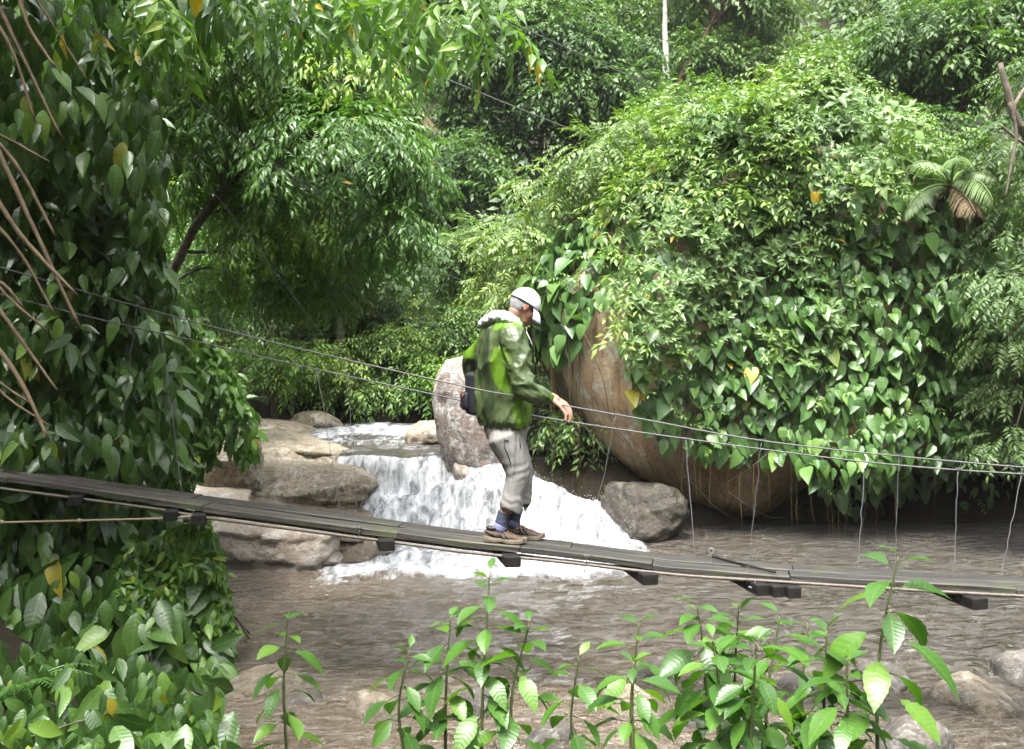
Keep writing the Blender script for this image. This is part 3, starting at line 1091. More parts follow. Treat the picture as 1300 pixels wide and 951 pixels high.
sk = []
sk.append(ball(H(-0.008, 0, 0.018), (0.098, 0.076, 0.098), HR))        # skull
sk.append(ball(H(0.040, 0, -0.035), (0.058, 0.062, 0.075), HR))        # face
sk.append(ball(H(0.050, 0, -0.088), (0.040, 0.046, 0.036), HR))        # jaw
sk.append(ball(H(0.078, 0, -0.106), (0.020, 0.024, 0.018), HR))        # chin
sk.append(ball(H(0.083, 0, 0.012), (0.018, 0.050, 0.014), HR))         # brow
for s in (-1, 1):
    sk.append(ball(H(0.066, 0.040 * s, -0.035), (0.028, 0.022, 0.024), HR))    # cheeks
    sk.append(ball(H(-0.004, 0.079 * s, -0.020), (0.019, 0.008, 0.031), HR))   # ears
    sk.append(ball(H(0.003, 0.082 * s, -0.006), (0.015, 0.009, 0.014), HR))
sk.append(limb([H(0.092, 0, 0.004), H(0.106, 0, -0.018), H(0.116, 0, -0.036)], [0.010, 0.012, 0.015], 10, 8))   # nose
sk.append(ball(H(0.104, 0.010, -0.042), (0.012, 0.010, 0.008), HR))
sk.append(ball(H(0.104, -0.010, -0.042), (0.012, 0.010, 0.008), HR))
sk.append(ball(H(0.093, 0, -0.066), (0.012, 0.026, 0.007), HR))        # lips
sk.append(ball(H(0.090, 0, -0.078), (0.012, 0.022, 0.008), HR))
sk.append(limb([H(-0.03, 0, -0.05), L(652, 408, 0.0), L(645, 422, 0.0)], [0.056, 0.058, 0.075], 18))   # neck
# torso and legs inside the clothes (one body)
sk.append(ell_tube([(L(642, 420), .10, .17, PHI), (L(638, 440), .12, .19, PHI), (L(637, 480), .115, .16, PHI), (L(640, 520), .12, .16, PHI), (L(641, 545), .12, .16, PHI * .5)]))
SHR, ELR, WRR = L(652, 430, -0.185), L(665, 487, -0.275), L(699, 503.5, -0.262)
SHL, ELL, WRL = L(622, 431, 0.19), L(597, 463, 0.33), L(622, 505, 0.25)
sk.append(limb([SHR, ELR, WRR], [0.05, 0.045, 0.03], 12))
sk.append(limb([SHL, ELL, WRL], [0.05, 0.045, 0.03], 12))
HIPR, KNR, ANR = L(643, 552, -0.085), L(657, 600, -0.095), L(637, 662, -0.08)
HIPL, KNL, ANL = L(643, 552, 0.085), L(662, 600, 0.085), L(652, 660, 0.075)
sk.append(limb([HIPR, KNR, L(647, 632, -0.09), ANR], [0.085, 0.058, 0.052, 0.036], 14))
sk.append(limb([HIPL, KNL, L(656, 632, 0.08), ANL], [0.085, 0.058, 0.052, 0.036], 14))
sk.append(limb([L(633, 672, -.08), L(648, 678, -.08)], [0.030, 0.020], 12))
sk.append(limb([L(650, 670, .075), L(664, 677, .075)], [0.030, 0.020], 12))


def hand(w, fdir, down, side, rail, sgn):
    """w wrist; palm goes along fdir; fingers bend over the rail towards down"""
    out = []
    g = 1.18
    fdir, down, side = unit(fdir), unit(down), unit(side)
    palm0 = w
    kn = w + fdir * g * 0.066 + down * g * 0.008
    out.append(limb([w - fdir * g * 0.02, w + fdir * g * 0.02], [g * 0.028, g * 0.027], 12, 6))
    for i in range(4):                                  # palm rays
        s = (i - 1.5) * g * 0.021
        out.append(limb([w + side * s * 0.6, kn + side * s + fdir * (g * 0.004 if i in (1, 2) else -0.004)], [g * 0.0155, g * 0.0125], 10, 8))
    for i, ln in enumerate((0.92, 1.05, 1.0, 0.8)):
        s = (i - 1.5) * g * 0.0225
        a = kn + side * s + fdir * (g * 0.004 if i in (1, 2) else -0.004)
        b = a + (fdir * g * 0.030 + down * g * 0.030) * ln
        c = b + (fdir * g * 0.002 + down * g * 0.028) * ln
        d = c + (fdir * -0.012 + down * g * 0.018) * ln
        out.append(limb([a, b, c, d], [g * 0.0105, g * 0.0095, g * 0.0088, g * 0.0078], 9, 12))
    tb = w + side * (g * 0.024 * sgn) + fdir * g * 0.022 + down * g * 0.008
    out.append(limb([tb, tb + side * (g * 0.020 * sgn) + fdir * g * 0.026 + down * g * 0.018, tb + side * (g * 0.018 * sgn) + fdir * g * 0.045 + down * g * 0.040], [g * 0.015, g * 0.0115, g * 0.0085], 9, 10))
    return out


sk += hand(WRR + np.array([0.010, 0, 0.002]), [0.80, -0.05, -0.45], [0.12, -0.10, -1.0], [0.55, 0.80, 0.20], None, 1)
sk += hand(WRL, [0.8, -0.1, -0.5], [0.2, 0, -1.0], [0.05, 1.0, 0], None, -1)
me = remesh('body', sk, 0.0068, 2)
V = co_of(me)
C = np.tile(np.array([[0.34, 0.18, 0.135]]), (len(V), 1))
lh = (V - HC) @ HR
red = np.exp(-((lh[:, 0] - 0.10) ** 2 + lh[:, 1] ** 2 * 0.4 + (lh[:, 2] + 0.03) ** 2) / 0.0012) + 0.8 * (np.abs(lh[:, 1]) > 0.078) * (np.abs(lh[:, 2] + 0.02) < 0.04)
C = C * (1 - 0.28 * np.clip(red, 0, 1)[:, None] * np.array([0.1, 1, 1]))
lips = (np.abs(lh[:, 0] - 0.1) < 0.02) & (np.abs(lh[:, 2] + 0.072) < 0.010) & (np.abs(lh[:, 1]) < 0.024)
C[lips] *= np.array([0.85, 0.6, 0.6])
set_col(me, C)
body = link('body', me, M_SKIN, man)
# eyes
M_EYE = plain_mat('eye', (0.6, 0.58, 0.55), 0.2, 0.5, 0, 0.05, 20, 0)
M_IRIS = plain_mat('iris', (0.05, 0.07, 0.09), 0.15, 0.5, 0, 0.1, 20, 0)
for s in (-1, 1):
    v, f = ball(H(0.083, 0.030 * s, -0.008), (0.012, 0.013, 0.011), HR, 2)
    e = link('eye', mesh_poly('eye', v, f), M_EYE, body)
    v, f = ball(H(0.0915, 0.030 * s, -0.010), (0.0045, 0.006, 0.006), HR, 2)
    link('iris', mesh_poly('iris', v, f), M_IRIS, body)

# hair: short grey shell on the back and sides below the cap
Vh, Fh = ico(5)
U = Vh * np.array([0.104, 0.082, 0.106]) + np.array([-0.008, 0, 0.016])
keepv = (U[:, 2] < 0.052) & (U[:, 2] > -0.066 + 0.35 * np.maximum(U[:, 0], -0.05)) & (U[:, 0] < 0.030 - 0.25 * np.maximum(-U[:, 2], 0)) & ~((U[:, 0] > -0.020) & (U[:, 2] < -0.035))
fk = keepv[Fh].all(1)
thick = 1 + 0.035 * np.abs(fbm(Vh * np.array([9, 9, 3.0]), 5, 3)) + 0.02 * (RNG.uniform(0, 1, len(Vh)) - .3)
U = U * thick[:, None]
W = HC + U @ HR.T
me = mesh_np('hair', W, Fh[fk])
k = NT('grey_hair')
o_ = k.obj()
mp = k.n('ShaderNodeMapping')
mp.inputs['Scale'].default_value = (240, 240, 50)
k.l(o_, mp.inputs['Vector'])
hn = k.noise(mp.outputs[0], 1.0, 3, 0.6)
M_HAIR = k.done(k.bsdf(k.ramp(hn, [(0.3, (0.12, 0.115, 0.11)), (0.7, (0.40, 0.39, 0.385))]), 0.55, 0.4, k.bump(hn, 0.8, 0.006)).outputs[0])
hair = link('hair', me, M_HAIR, man)
md = hair.modifiers.new('t', 'SOLIDIFY')
md.thickness = 0.012
md.offset = -1
# eyebrows are part of the hair
for s in (-1, 1):
    v, f = limb([H(0.099, 0.014 * s, 0.012), H(0.095, 0.034 * s, 0.018), H(0.082, 0.052 * s, 0.012)], [0.004, 0.005, 0.003], 6, 8)
    link('eyebrow', mesh_poly('eyebrow', v, f), M_HAIR, body)

# cap
def cap_mesh():
    n, m = 40, 16
    V, F = [], []
    for i in range(m + 1):
        ph = (i / m) * math.radians(97)
        for j in range(n):
            a = 2 * math.pi * j / n
            seam = 1 - 0.010 * (abs(math.cos(3 * a)) ** 30)
            r_ = math.sin(ph) * seam
            top = 0.03 if i == 0 else 0
            V.append((-0.006 + 0.111 * r_ * math.cos(a) * (1.0 if math.cos(a) > 0 else 1.02), 0.089 * r_ * math.sin(a), 0.020 + 0.106 * math.cos(ph)))
    for i in range(m):
        for j in range(n):
            F.append((i * n + j, (i + 1) * n + j, (i + 1) * n + (j + 1) % n, i * n + (j + 1) % n))
    V = np.array(V)
    V += 0.002 * fbm(V * 40, 3, 2)[:, None]
    return HC + V @ HR.T, np.array(F)


k = NT('white_cap_cloth')
cn = k.noise(k.obj(), 300, 2)
M_CAP = k.done(k.bsdf((0.74, 0.74, 0.76), 0.8, 0.2, k.bump(cn, 0.2, 0.002)).outputs[0])
M_TRIM = plain_mat('navy_trim', (0.02, 0.022, 0.035), 0.7, 0.3, 0, 0.2, 60, 0.1)
M_GREYLOGO = plain_mat('grey_print', (0.30, 0.31, 0.36), 0.8, 0.2, 0, 0.2, 60, 0.1)
v, f = cap_mesh()
cap = link('cap', mesh_poly('cap', v, f), M_CAP, man)
md = cap.modifiers.new('t', 'SOLIDIFY')
md.thickness = 0.003
# brim, with dark edge and underside
n = 22
Vb, Fb = [], []
for i in range(9):
    t = i / 8
    for j in range(n + 1):
        a = math.radians(-66 + 132 * j / n)
        base = np.array([-0.006 + 0.112 * math.cos(a), 0.090 * math.sin(a), 0.010])
        reach = 0.072 * (math.cos(a * 0.95) ** 0.55 if math.cos(a * 0.95) > 0 else 0)
        e = base + np.array([reach * t * (1 - 0.15 * t), 0.10 * t * math.sin(a) * reach, -0.020 * t - 0.046 * t * t * (0.55 + 0.45 * math.cos(a)) - 0.55 * reach * t * (math.sin(a) ** 2)])
        Vb.append(e)
for i in range(8):
    for j in range(n):
        q = i * (n + 1) + j
        Fb.append((q, q + 1, q + n + 2, q + n + 1))
Vb = np.array(Vb)
bme = mesh_poly('brim', HC + Vb @ HR.T, np.array(Fb))
brim = link('brim', bme, M_CAP, cap)
bme.materials.append(M_TRIM)
md = brim.modifiers.new('t', 'SOLIDIFY')
md.thickness = 0.004
md.offset = 1
und = Vb.copy()
und[:, 2] -= 0.006
link('brim_lining', mesh_poly('brim_lining', HC + und @ HR.T, np.array(Fb)), M_TRIM, cap)
a = np.linspace(0, 2 * math.pi, 48)
band = np.stack([-0.006 + 0.1135 * np.cos(a), 0.0915 * np.sin(a), np.full(48, 0.010)], 1)
v, f = tube(HC + band @ HR.T, 0.0042, 6, cap=False)
link('cap_trim', mesh_poly('cap_trim', v, f), M_TRIM, cap)
v, f = ball(H(-0.006, 0, 0.127), (0.008, 0.008, 0.005), HR, 2)
link('cap_button', mesh_poly('cap_button', v, f), M_CAP, cap)
# small grey mark on the side of the cap towards the back
lg = []
for (aa, bb) in ((196, 30), (205, 42), (216, 32)):
    pass
Vl, Fl = [], []
for i in range(6):
    for j in range(9):
        ph = math.radians(60 + 22 * i / 5)
        al = math.radians(214 + 26 * j / 8 * (0.35 + 0.65 * i / 5))
        Vl.append((-0.006 + 0.1145 * math.sin(ph) * math.cos(al) * 1.02, 0.092 * math.sin(ph) * math.sin(al), 0.020 + 0.109 * math.cos(ph)))
for i in range(5):
    for j in range(8):
        q = i * 9 + j
        Fl.append((q, q + 1, q + 10, q + 9))
link('cap_mark', mesh_poly('cap_mark', HC + np.array(Vl) @ HR.T, np.array(Fl)), M_GREYLOGO, cap)

# glasses
M_GLASSF = plain_mat('spectacle_frame', (0.05, 0.05, 0.055), 0.3, 0.5, 0.6, 0.1, 60, 0)
k = NT('spectacle_lens')
M_LENS = k.n('ShaderNodeMixShader')
_t = k.n('ShaderNodeBsdfTransparent')
_g = k.n('ShaderNodeBsdfGlossy')
_g.inputs['Roughness'].default_value = 0.05
M_LENS.inputs[0].default_value = 0.12
k.l(_t.outputs[0], M_LENS.inputs[1])
k.l(_g.outputs[0], M_LENS.inputs[2])
M_LENS = k.done(M_LENS.outputs[0])
gl = []
for s in (-1, 1):
    a = np.linspace(0, 2 * math.pi, 20)
    ringl = np.stack([0.108 - 0.010 * np.abs(np.cos(a) * s * 0.5 + 0.5), s * 0.031 + 0.021 * np.cos(a), -0.010 + 0.016 * np.sin(a)], 1)
    gl.append(tube(HC + ringl @ HR.T, 0.0018, 5, cap=False))
    gl.append(tube(smooth_path([H(0.098, 0.052 * s, -0.004), H(0.06, 0.074 * s, -0.004), H(0.0, 0.086 * s, -0.002), H(-0.012, 0.086 * s, -0.018)], 10), 0.0020, 5))
gl.append(tube(smooth_path([H(0.106, -0.012, -0.006), H(0.113, 0, -0.002), H(0.106, 0.012, -0.006)], 6), 0.0018, 5))
v, f = join_np(gl)
glasses = link('glasses', mesh_poly('glasses', v, f), M_GLASSF, man)
for s in (-1, 1):
    n = 16
    ctr = HC + HR @ np.array([0.104, s * 0.031, -0.010])
    a = np.arange(n) * 2 * math.pi / n
    rg = HC + np.stack([0.108 - 0.010 * np.abs(np.cos(a) * s * 0.5 + 0.5), s * 0.031 + 0.020 * np.cos(a), -0.010 + 0.015 * np.sin(a)], 1) @ HR.T
    link('lens', mesh_poly('lens', np.concatenate([rg, [ctr]]), np.array([(i, (i + 1) % n, n, i) for i in range(n)])), M_LENS, glasses)

# jacket
tor = ell_tube([(L(640, 541, 0.0), .150, .205, PHI), (L(640, 534, 0.0), .168, .228, PHI), (L(639, 515, 0.0), .178, .226, PHI), (L(638, 490), .172, .214, PHI), (L(637, 465), .168, .215, PHI),
                (L(637, 445), .160, .222, PHI), (L(638, 430), .145, .215, PHI), (L(640, 419), .118, .175, PHI), (L(644, 410), .090, .115, PHI), (L(648, 405), .075, .085, PHI)], 36)
jk = [tor]
jk.append(limb([L(650, 424, -.15), SHR + np.array([0, -.01, 0]), L(659, 460, -0.245), ELR, L(683, 498, -0.275), WRR + np.array([-0.006, 0, 0.002])],
               [0.085, 0.094, 0.088, 0.083, 0.066, 0.043], 18, 24))
jk.append(limb([L(628, 425, .13), SHL, L(606, 448, 0.28), ELL, L(608, 490, 0.30), WRL], [0.085, 0.09, 0.078, 0.074, 0.06, 0.042], 18, 24))
me = remesh('jacket', jk, 0.0066, 4)
V = co_of(me)
N = no_of(me)
# cloth folds
pv = px_of(V)
armr = sstep(0.115, 0.075, np.min([np.linalg.norm(V - (SHR * (1 - t) + ELR * t), axis=1) for t in np.linspace(0.1, 1, 12)] + [np.linalg.norm(V - (ELR * (1 - t) + WRR * t), axis=1) for t in np.linspace(0, 1, 12)], axis=0)) * (V[:, 1] < -0.08)
fold = fbm(V * np.array([9, 9, 3.0]), 31, 3) * 0.012 + (0.5 - np.abs(fbm((V @ np.array([[.94, 0, -.34], [0, 1, 0], [.34, 0, .94]]).T) * np.array([11, 11, 4.0]), 8, 2))) * 0.022
afd = (0.5 - np.abs(fbm((V @ np.array([[.8, 0, -.6], [0, 1, 0], [.6, 0, .8]]).T) * np.array([8, 8, 20.0]), 61, 2))) * 0.030
gather = 0.006 * np.sin(pv[:, 0] * 0.9 + 3 * vnoise(V * 8, 3)) * sstep(522, 540, pv[:, 1])
V2 = V + N * (fold * (1 - armr) + afd * armr + gather)[:, None]
set_co(me, V2)
OLIVE = np.array([0.044, 0.066, 0.022])
DOLIVE = np.array([0.020, 0.029, 0.011])
LIME = np.array([0.076, 0.158, 0.007])
C = np.tile(OLIVE, (len(V), 1))
back = armr < 0.45
mid = in_poly(pv, [(627, 441), (640, 438), (646, 452), (652, 470), (657, 484), (652, 501), (640, 497), (627, 483), (623, 467)]) & back & (V[:, 1] < 0.06)
tail = in_poly(pv, [(654, 498), (664, 500), (690, 508), (690, 560), (655.5, 560), (655, 538), (650, 519)]) & back
yoke = in_poly(pv, [(627, 404), (664, 404), (662, 415), (650, 416), (628, 421)]) & back
chest = (pv[:, 0] > 669) & (pv[:, 1] < 500) & back
larm = (V[:, 1] > 0.15) & (pv[:, 0] < 622) & (pv[:, 1] < 512)
lsh = in_poly(pv, [(580, 418), (603, 424), (604, 462), (580, 470)])
for msk in (mid, tail, yoke, larm | lsh):
    C[msk] = LIME
dk = ((np.abs(pv[:, 0] - 619 - 1.5 * np.sin(pv[:, 1] * .05)) < 3.2) | (np.abs(pv[:, 0] - (625 + 0.02 * (pv[:, 1] - 500))) < 1.6) & (pv[:, 1] > 480)) & back & (V[:, 1] < 0.06) & (pv[:, 1] > 418)
C[dk] = DOLIVE
C[larm & (pv[:, 1] > 456)] = DOLIVE
C[larm & (V[:, 1] > 0.30)] = LIME * 0.6
hemb = (pv[:, 1] > 533 + (pv[:, 0] - 640) * 0.12) & ~tail
C[hemb] = OLIVE * 0.8
wc_ = (np.linalg.norm(V - WRR, axis=1) < 0.055) & (np.linalg.norm(V - WRR, axis=1) > 0.03)
C[wc_] = LIME * 0.9
set_col(me, C)
jacket = link('jacket', me, vcol_mat('jacket_cloth', 0.45, 0.5, 45, 0.3, 0.0, 0.07), man)

# hood rolled behind the neck, pale lining showing
M_HOOD = plain_mat('hood_lining', (0.46, 0.47, 0.50), 0.8, 0.2, 0, 0.12, 40, 0.3)
hd = [limb([L(611, 411, 0.11), L(622, 406, 0.03), L(634, 402, -0.06), L(650, 406, -0.12), L(661, 414, -0.115)], [0.030, 0.042, 0.046, 0.036, 0.018], 14, 20),
      limb([L(612, 412, 0.11), L(622, 405, 0.13), L(640, 404, 0.14), L(656, 412, 0.12)], [0.028, 0.034, 0.03, 0.018], 14, 16),
      ball(L(634, 404, 0.03), (0.075, 0.10, 0.035)), ball(L(620, 407, 0.05), (0.05, 0.07, 0.03))]
me = remesh('hood', hd, 0.008, 3)
V, N = co_of(me), no_of(me)
set_co(me, V + N * (0.012 * (0.5 - np.abs(fbm(V * 17, 12, 3))))[:, None])
link('hood', me, M_HOOD, jacket)
# drawcord and zip
v, f = tube(smooth_path([L(668, 421, -.10), L(672, 430, -.12), L(676, 440, -.11)], 8), 0.0030, 6)
link('drawcord', mesh_poly('drawcord', v, f), M_HOOD, jacket)

# shirt cuff
v, f = limb([WRR + np.array([-0.01, 0, 0.0]), WRR + np.array([0.014, 0, -0.005])], [0.037, 0.034], 14, 5)
link('cuff', mesh_poly('cuff', v, f), plain_mat('shirt_cuff', (0.30, 0.33, 0.38), 0.8, 0.2), jacket)

# trousers
tr = [ell_tube([(L(641, 529), .145, .19, PHI), (L(642, 545), .150, .19, PHI * .7), (L(643, 556), .140, .175, PHI * .5), (L(645, 564), .10, .15, PHI * .4)], 32)]
tr.append(limb([HIPR + np.array([-.01, 0, 0]), L(652, 577, -.09), KNR, L(652, 624, -.098), L(649, 641, -.098), L(648.5, 643, -.098)], [0.125, 0.104, 0.088, 0.078, 0.080, 0.081], 20, 28, True))
tr.append(limb([HIPL + np.array([-.01, 0, 0]), L(653, 577, .085), KNL, L(662, 624, .09), L(661, 640, .09), L(661, 642, .09)], [0.125, 0.102, 0.083, 0.074, 0.076, 0.077], 20, 28, True))
me = remesh('trousers', tr, 0.0085, 2)
V, N = co_of(me), no_of(me)
pv = px_of(V)
fold = fbm(V * np.array([10, 10, 2.2]), 41, 3) * 0.006 + (0.5 - np.abs(fbm(V * np.array([12, 12, 5.5]) @ np.array([[.9, 0, .3], [0, 1, 0], [-.3, 0, .9]]), 18, 3))) * 0.006
kn_ = np.exp(-((pv[:, 1] - 592) / 12) ** 2) * 0.0022 * np.sin(pv[:, 1] * 0.55 + pv[:, 0] * 0.15 + 4 * vnoise(V * 11, 2))
kn_ += np.exp(-((pv[:, 1] - 636) / 9) ** 2) * 0.003 * np.sin(pv[:, 1] * 0.6 - pv[:, 0] * 0.2 + 4 * vnoise(V * 10, 5))
set_co(me, V + N * ((fold + kn_) * sstep(644, 632, pv[:, 1]))[:, None])
C = np.tile(np.array([0.205, 0.198, 0.188]), (len(V), 1))
seam = (np.abs(pv[:, 0] - (655.5 - 0.05 * (pv[:, 1] - 540))) < 0.9) & (V[:, 1] < 0) & (pv[:, 1] < 600)
C[seam] *= 0.6
hem = (pv[:, 1] > 639.6) & (pv[:, 1] < 640.8)
C[hem] *= 0.85
set_col(me, C)
trous = link('trousers', me, vcol_mat('trouser_cloth', 0.8, 0.25, 320, 0.2, 0.0, 0.08), man)
# pocket zips on the thigh
M_ZIP = plain_mat('dark_zip', (0.03, 0.025, 0.025), 0.6, 0.4, 0, 0.2, 60, 0)
from mathutils.bvhtree import BVHTree


def on_surface(me_, pts, lift=0.004):
    bv = BVHTree.FromPolygons([v.co[:] for v in me_.vertices], [p.vertices[:] for p in me_.polygons])
    out = []
    for p in pts:
        hit, nrm, _, _ = bv.ray_cast(Vector((p[0], -1.0, p[2])), Vector((0, 1, 0)))
        if hit is not None:
            out.append(np.array(hit) - np.array([0, lift, 0]))
    return out


for seg in ([(640.5, 554.5), (643, 555), (646, 556)], [(659.5, 553), (660, 560), (660.5, 565)]):
    q = on_surface(trous.data, [L(*s) for s in seg])
    if len(q) >= 2:
        v, f = tube(np.array(q), 0.0035, 5)
        link('pocket_zip', mesh_poly('pocket_zip', v, f), M_ZIP, trous)
q = on_surface(trous.data, [L(x, y) for x, y in ((640, 557), (641, 565), (645, 573), (648, 583))], 0.002)
if len(q) > 2:
    v, f = tube(np.array(q), 0.0028, 5)
    link('pocket_flap_edge', mesh_poly('pocket_flap_edge', v, f), trous.data.materials[0], trous)

# socks and shoes
M_SOCK = plain_mat('blue_grey_sock', (0.05, 0.062, 0.088), 0.9, 0.1, 0, 0.35, 120, 0.6)
M_SOCKB = plain_mat('lilac_sock_heel', (0.17, 0.17, 0.33), 0.9, 0.1, 0, 0.3, 120, 0.6)
M_SHOE = plain_mat('brown_suede', (0.075, 0.050, 0.036), 0.75, 0.3, 0, 0.35, 35, 0.4)
M_SHOE2 = plain_mat('dark_shoe_leather', (0.045, 0.035, 0.032), 0.6, 0.4, 0, 0.3, 35, 0.3)
M_SOLE = plain_mat('tan_rubber_sole', (0.15, 0.125, 0.09), 0.8, 0.3, 0, 0.3, 30, 0.4)
M_LACE = plain_mat('ochre_lace', (0.22, 0.13, 0.03), 0.8, 0.2, 0, 0.2, 60, 0.2)


def shoe(heel, length, pitch, y, twist, sgn):
    """a low hiking shoe; heel = point under the heel"""
    cx = [0.0, 0.03, 0.10, 0.22, 0.40, 0.60, 0.80, 0.93, 1.0]
    hw = [0.018, 0.030, 0.036, 0.038, 0.038, 0.045, 0.046, 0.034, 0.014]
    tops = [0.058, 0.082, 0.096, 0.098, 0.092, 0.070, 0.054, 0.042, 0.028]
    n = 18
    V, F = [], []
    xs_ = np.linspace(0, 1, 22)
    for x in xs_:
        w, t = np.interp(x, cx, hw), np.interp(x, cx, tops)
        for j in range(n):
            a = 2 * math.pi * j / n
            zz = math.sin(a)
            z = 0.016 + (t - 0.016) * (0.5 + 0.5 * zz)
            yy = math.cos(a) * w * (1.0 if zz < 0 else (1 - 0.45 * zz * (1 if x < 0.5 else 0.6)))
            V.append((x * length, yy, z))
    m = len(xs_)
    for i in range(m - 1):
        for j in range(n):
            F.append((i * n + j, (i + 1) * n + j, (i + 1) * n + (j + 1) % n, i * n + (j + 1) % n))
    c0 = len(V)
    V += [(0, 0, 0.04), (length, 0, 0.024)]
    for j in range(n):
        F.append((c0, j, (j + 1) % n, c0))
        F.append((c0 + 1, (m - 1) * n + (j + 1) % n, (m - 1) * n + j, c0 + 1))
    up = np.array(V, float)
    # sole with heel block, waist and toe spring
    Vs, Fs = [], []
    ns = 26
    xs2 = np.linspace(-0.012, 1.015, ns)
    for x in xs2:
        xx = min(max(x, 0), 1)
        w = np.interp(xx, cx, hw) + 0.006
        spring = 0.016 * max(0, (x - 0.72) / 0.28) ** 2
        arch = 0.007 * math.exp(-((x - 0.42) / 0.07) ** 2)
        tread = 0.003 if int((x + 0.02) * 26) % 2 else 0
        side = 0.030 + 0.010 * math.exp(-((x - 0.05) / 0.12) ** 2) + 0.006 * math.exp(-((x - 0.95) / 0.1) ** 2)
        for (yy, zz) in ((-w, arch + tread + spring), (-w * 1.03, side * 0.55 + spring), (-w * 0.97, side + spring * .6), (w * 0.97, side + spring * .6), (w * 1.03, side * 0.55 + spring), (w, arch + tread + spring)):
            Vs.append((x * length, yy, zz))
    for i in range(ns - 1):
        for j in range(6):
            q = (j + 1) % 6
            Fs.append((i * 6 + j, i * 6 + q, (i + 1) * 6 + q, (i + 1) * 6 + j))
    fs2 = [list(f) for f in Fs] + [[5, 4, 3, 2, 1, 0], [(ns - 1) * 6 + j for j in range(6)]]
    Rz = np.array([[math.cos(twist), -math.sin(twist), 0], [math.sin(twist), math.cos(twist), 0], [0, 0, 1]])
    Ry = np.array([[math.cos(pitch), 0, math.sin(pitch)], [0, 1, 0], [-math.sin(pitch), 0, math.cos(pitch)]])
    R = Rz @ Ry
    X = lambda A: heel + np.asarray(A, float) @ R.T
    s = link('shoe', mesh_poly('shoe', X(up), np.array(F)), M_SHOE, man)
    me_ = bpy.data.meshes.new('sole')
    me_.from_pydata(X(Vs).tolist(), [], fs2)
    link('sole', me_, M_SOLE, s)
    # collar, overlay bands, laces
    a = np.linspace(0, 2 * math.pi, 22)
    col_ = np.stack([length * (0.20 + 0.155 * np.cos(a)), 0.031 * np.sin(a), 0.094 + 0.006 * np.cos(a) ** 2 + 0.004 * np.cos(a)], 1)
    v_, f_ = tube(X(col_), 0.009, 8, cap=False)
    link('collar', mesh_poly('collar', v_, f_), M_SHOE2, s)
    for sd in (-1, 1):
        for x0, x1 in ((0.34, 0.52), (0.46, 0.62)):
            b0 = np.array([length * x0, sd * 0.026, np.interp(x0, cx, tops) - 0.006])
            b1 = np.array([length * (x0 + x1) / 2, sd * 0.043, 0.050])
            b2 = np.array([length * x1, sd * 0.047, 0.034])
            v_, f_ = tube(X(smooth_path([b0, b1, b2], 8)), np.array([[0.004, 0.008]] * 8), 6)
            link('overlay', mesh_poly('overlay', v_, f_), M_SHOE2, s)
        v_, f_ = tube(X(smooth_path([(length * 0.02, sd * 0.024, 0.072), (length * 0.10, sd * 0.037, 0.062), (length * 0.22, sd * 0.040, 0.052), (length * 0.32, sd * 0.041, 0.036)], 8)), np.array([[0.010, 0.004]] * 8), 6)
        link('overlay', mesh_poly('overlay', v_, f_), M_SHOE2, s)
    for i in range(5):
        x = 0.42 + 0.065 * i
        z = np.interp(x, cx, tops) + 0.002
        v_, f_ = tube(X([(length * x, -0.019, z - 0.004), (length * (x + .02), 0.0, z + 0.003), (length * x, 0.019, z - 0.004)]), 0.003, 5)
        link('lace', mesh_poly('lace', v_, f_), M_LACE, s)
    v_, f_ = tube(X([(length * 0.95, -0.03, 0.03), (length * 1.0, 0, 0.034), (length * 0.95, 0.03, 0.03)]), np.array([[0.012, 0.006]] * 3), 8)
    link('toe_cap', mesh_poly('toe_cap', v_, f_), M_SHOE2, s)
    return s


def deck_local(px, y):
    """height of the deck surface under a local point"""
    wpt = deck_pt(px, 0.17)
    return wpt[2] - man_o[2]


slope = math.atan2(-(deck_pt(660, .17)[2] - deck_pt(630, .17)[2]), deck_pt(660, .17)[0] - deck_pt(630, .17)[0])
for (hx, ln, y, an, sgn) in ((615, 0.290, -0.075, ((642, 649), (638.5, 658), (635.5, 669)), -1), (640, 0.285, 0.075, ((655, 647.5), (653, 657), (651, 668)), 1)):
    hz = deck_local(hx, y) + 0.008
    hp = np.array([(hx - MX0) / MS, y, hz])
    shoe(hp, ln, slope, y, math.radians(4 * sgn), sgn)
    sp_ = [L(*q, y) for q in an]
    v, f = limb(sp_[::-1], [0.047, 0.049, 0.054], 16, 16)
    an = sp_[1]
    v = v + 0.0012 * np.sin(v[:, 2:3] * 190) * unit(np.stack([v[:, 0] - an[0], v[:, 1] - an[1], v[:, 0] * 0], 1))
    so = link('sock', mesh_poly('sock', v, f), M_SOCK, man)
    v, f = limb([sp_[2] + np.array([-0.006, 0, 0.0]), sp_[2] * 0.6 + sp_[1] * 0.4 + np.array([-0.003, 0, 0])], [0.050, 0.0515], 16, 6)
    link('sock_heel', mesh_poly('sock_heel', v, f), M_SOCKB, so)

# black shoulder bag behind the left hip
M_BAG = plain_mat('black_nylon', (0.012, 0.012, 0.016), 0.65, 0.35, 0, 0.3, 60, 0.3)
bagc = L(603.5, 502, 0.13)
bg = [ell_tube([(bagc + np.array([0.02, 0, -0.15]), .05, .085, 0.3), (bagc + np.array([0.004, 0, -0.135]), .075, .11, 0.3), (bagc + np.array([-0.006, 0, -0.05]), .072, .11, 0.3), (bagc + np.array([-0.006, 0, 0.08]), .070, .11, 0.3), (bagc + np.array([0.0, 0, 0.145]), .076, .11, 0.3), (bagc + np.array([0.01, 0, 0.16]), .05, .085, 0.3)], 24)]
bag = empty('shoulder_bag', man_o + bagc, 'black nylon bag hanging at the back of the hiker below his elbow', 'bag')


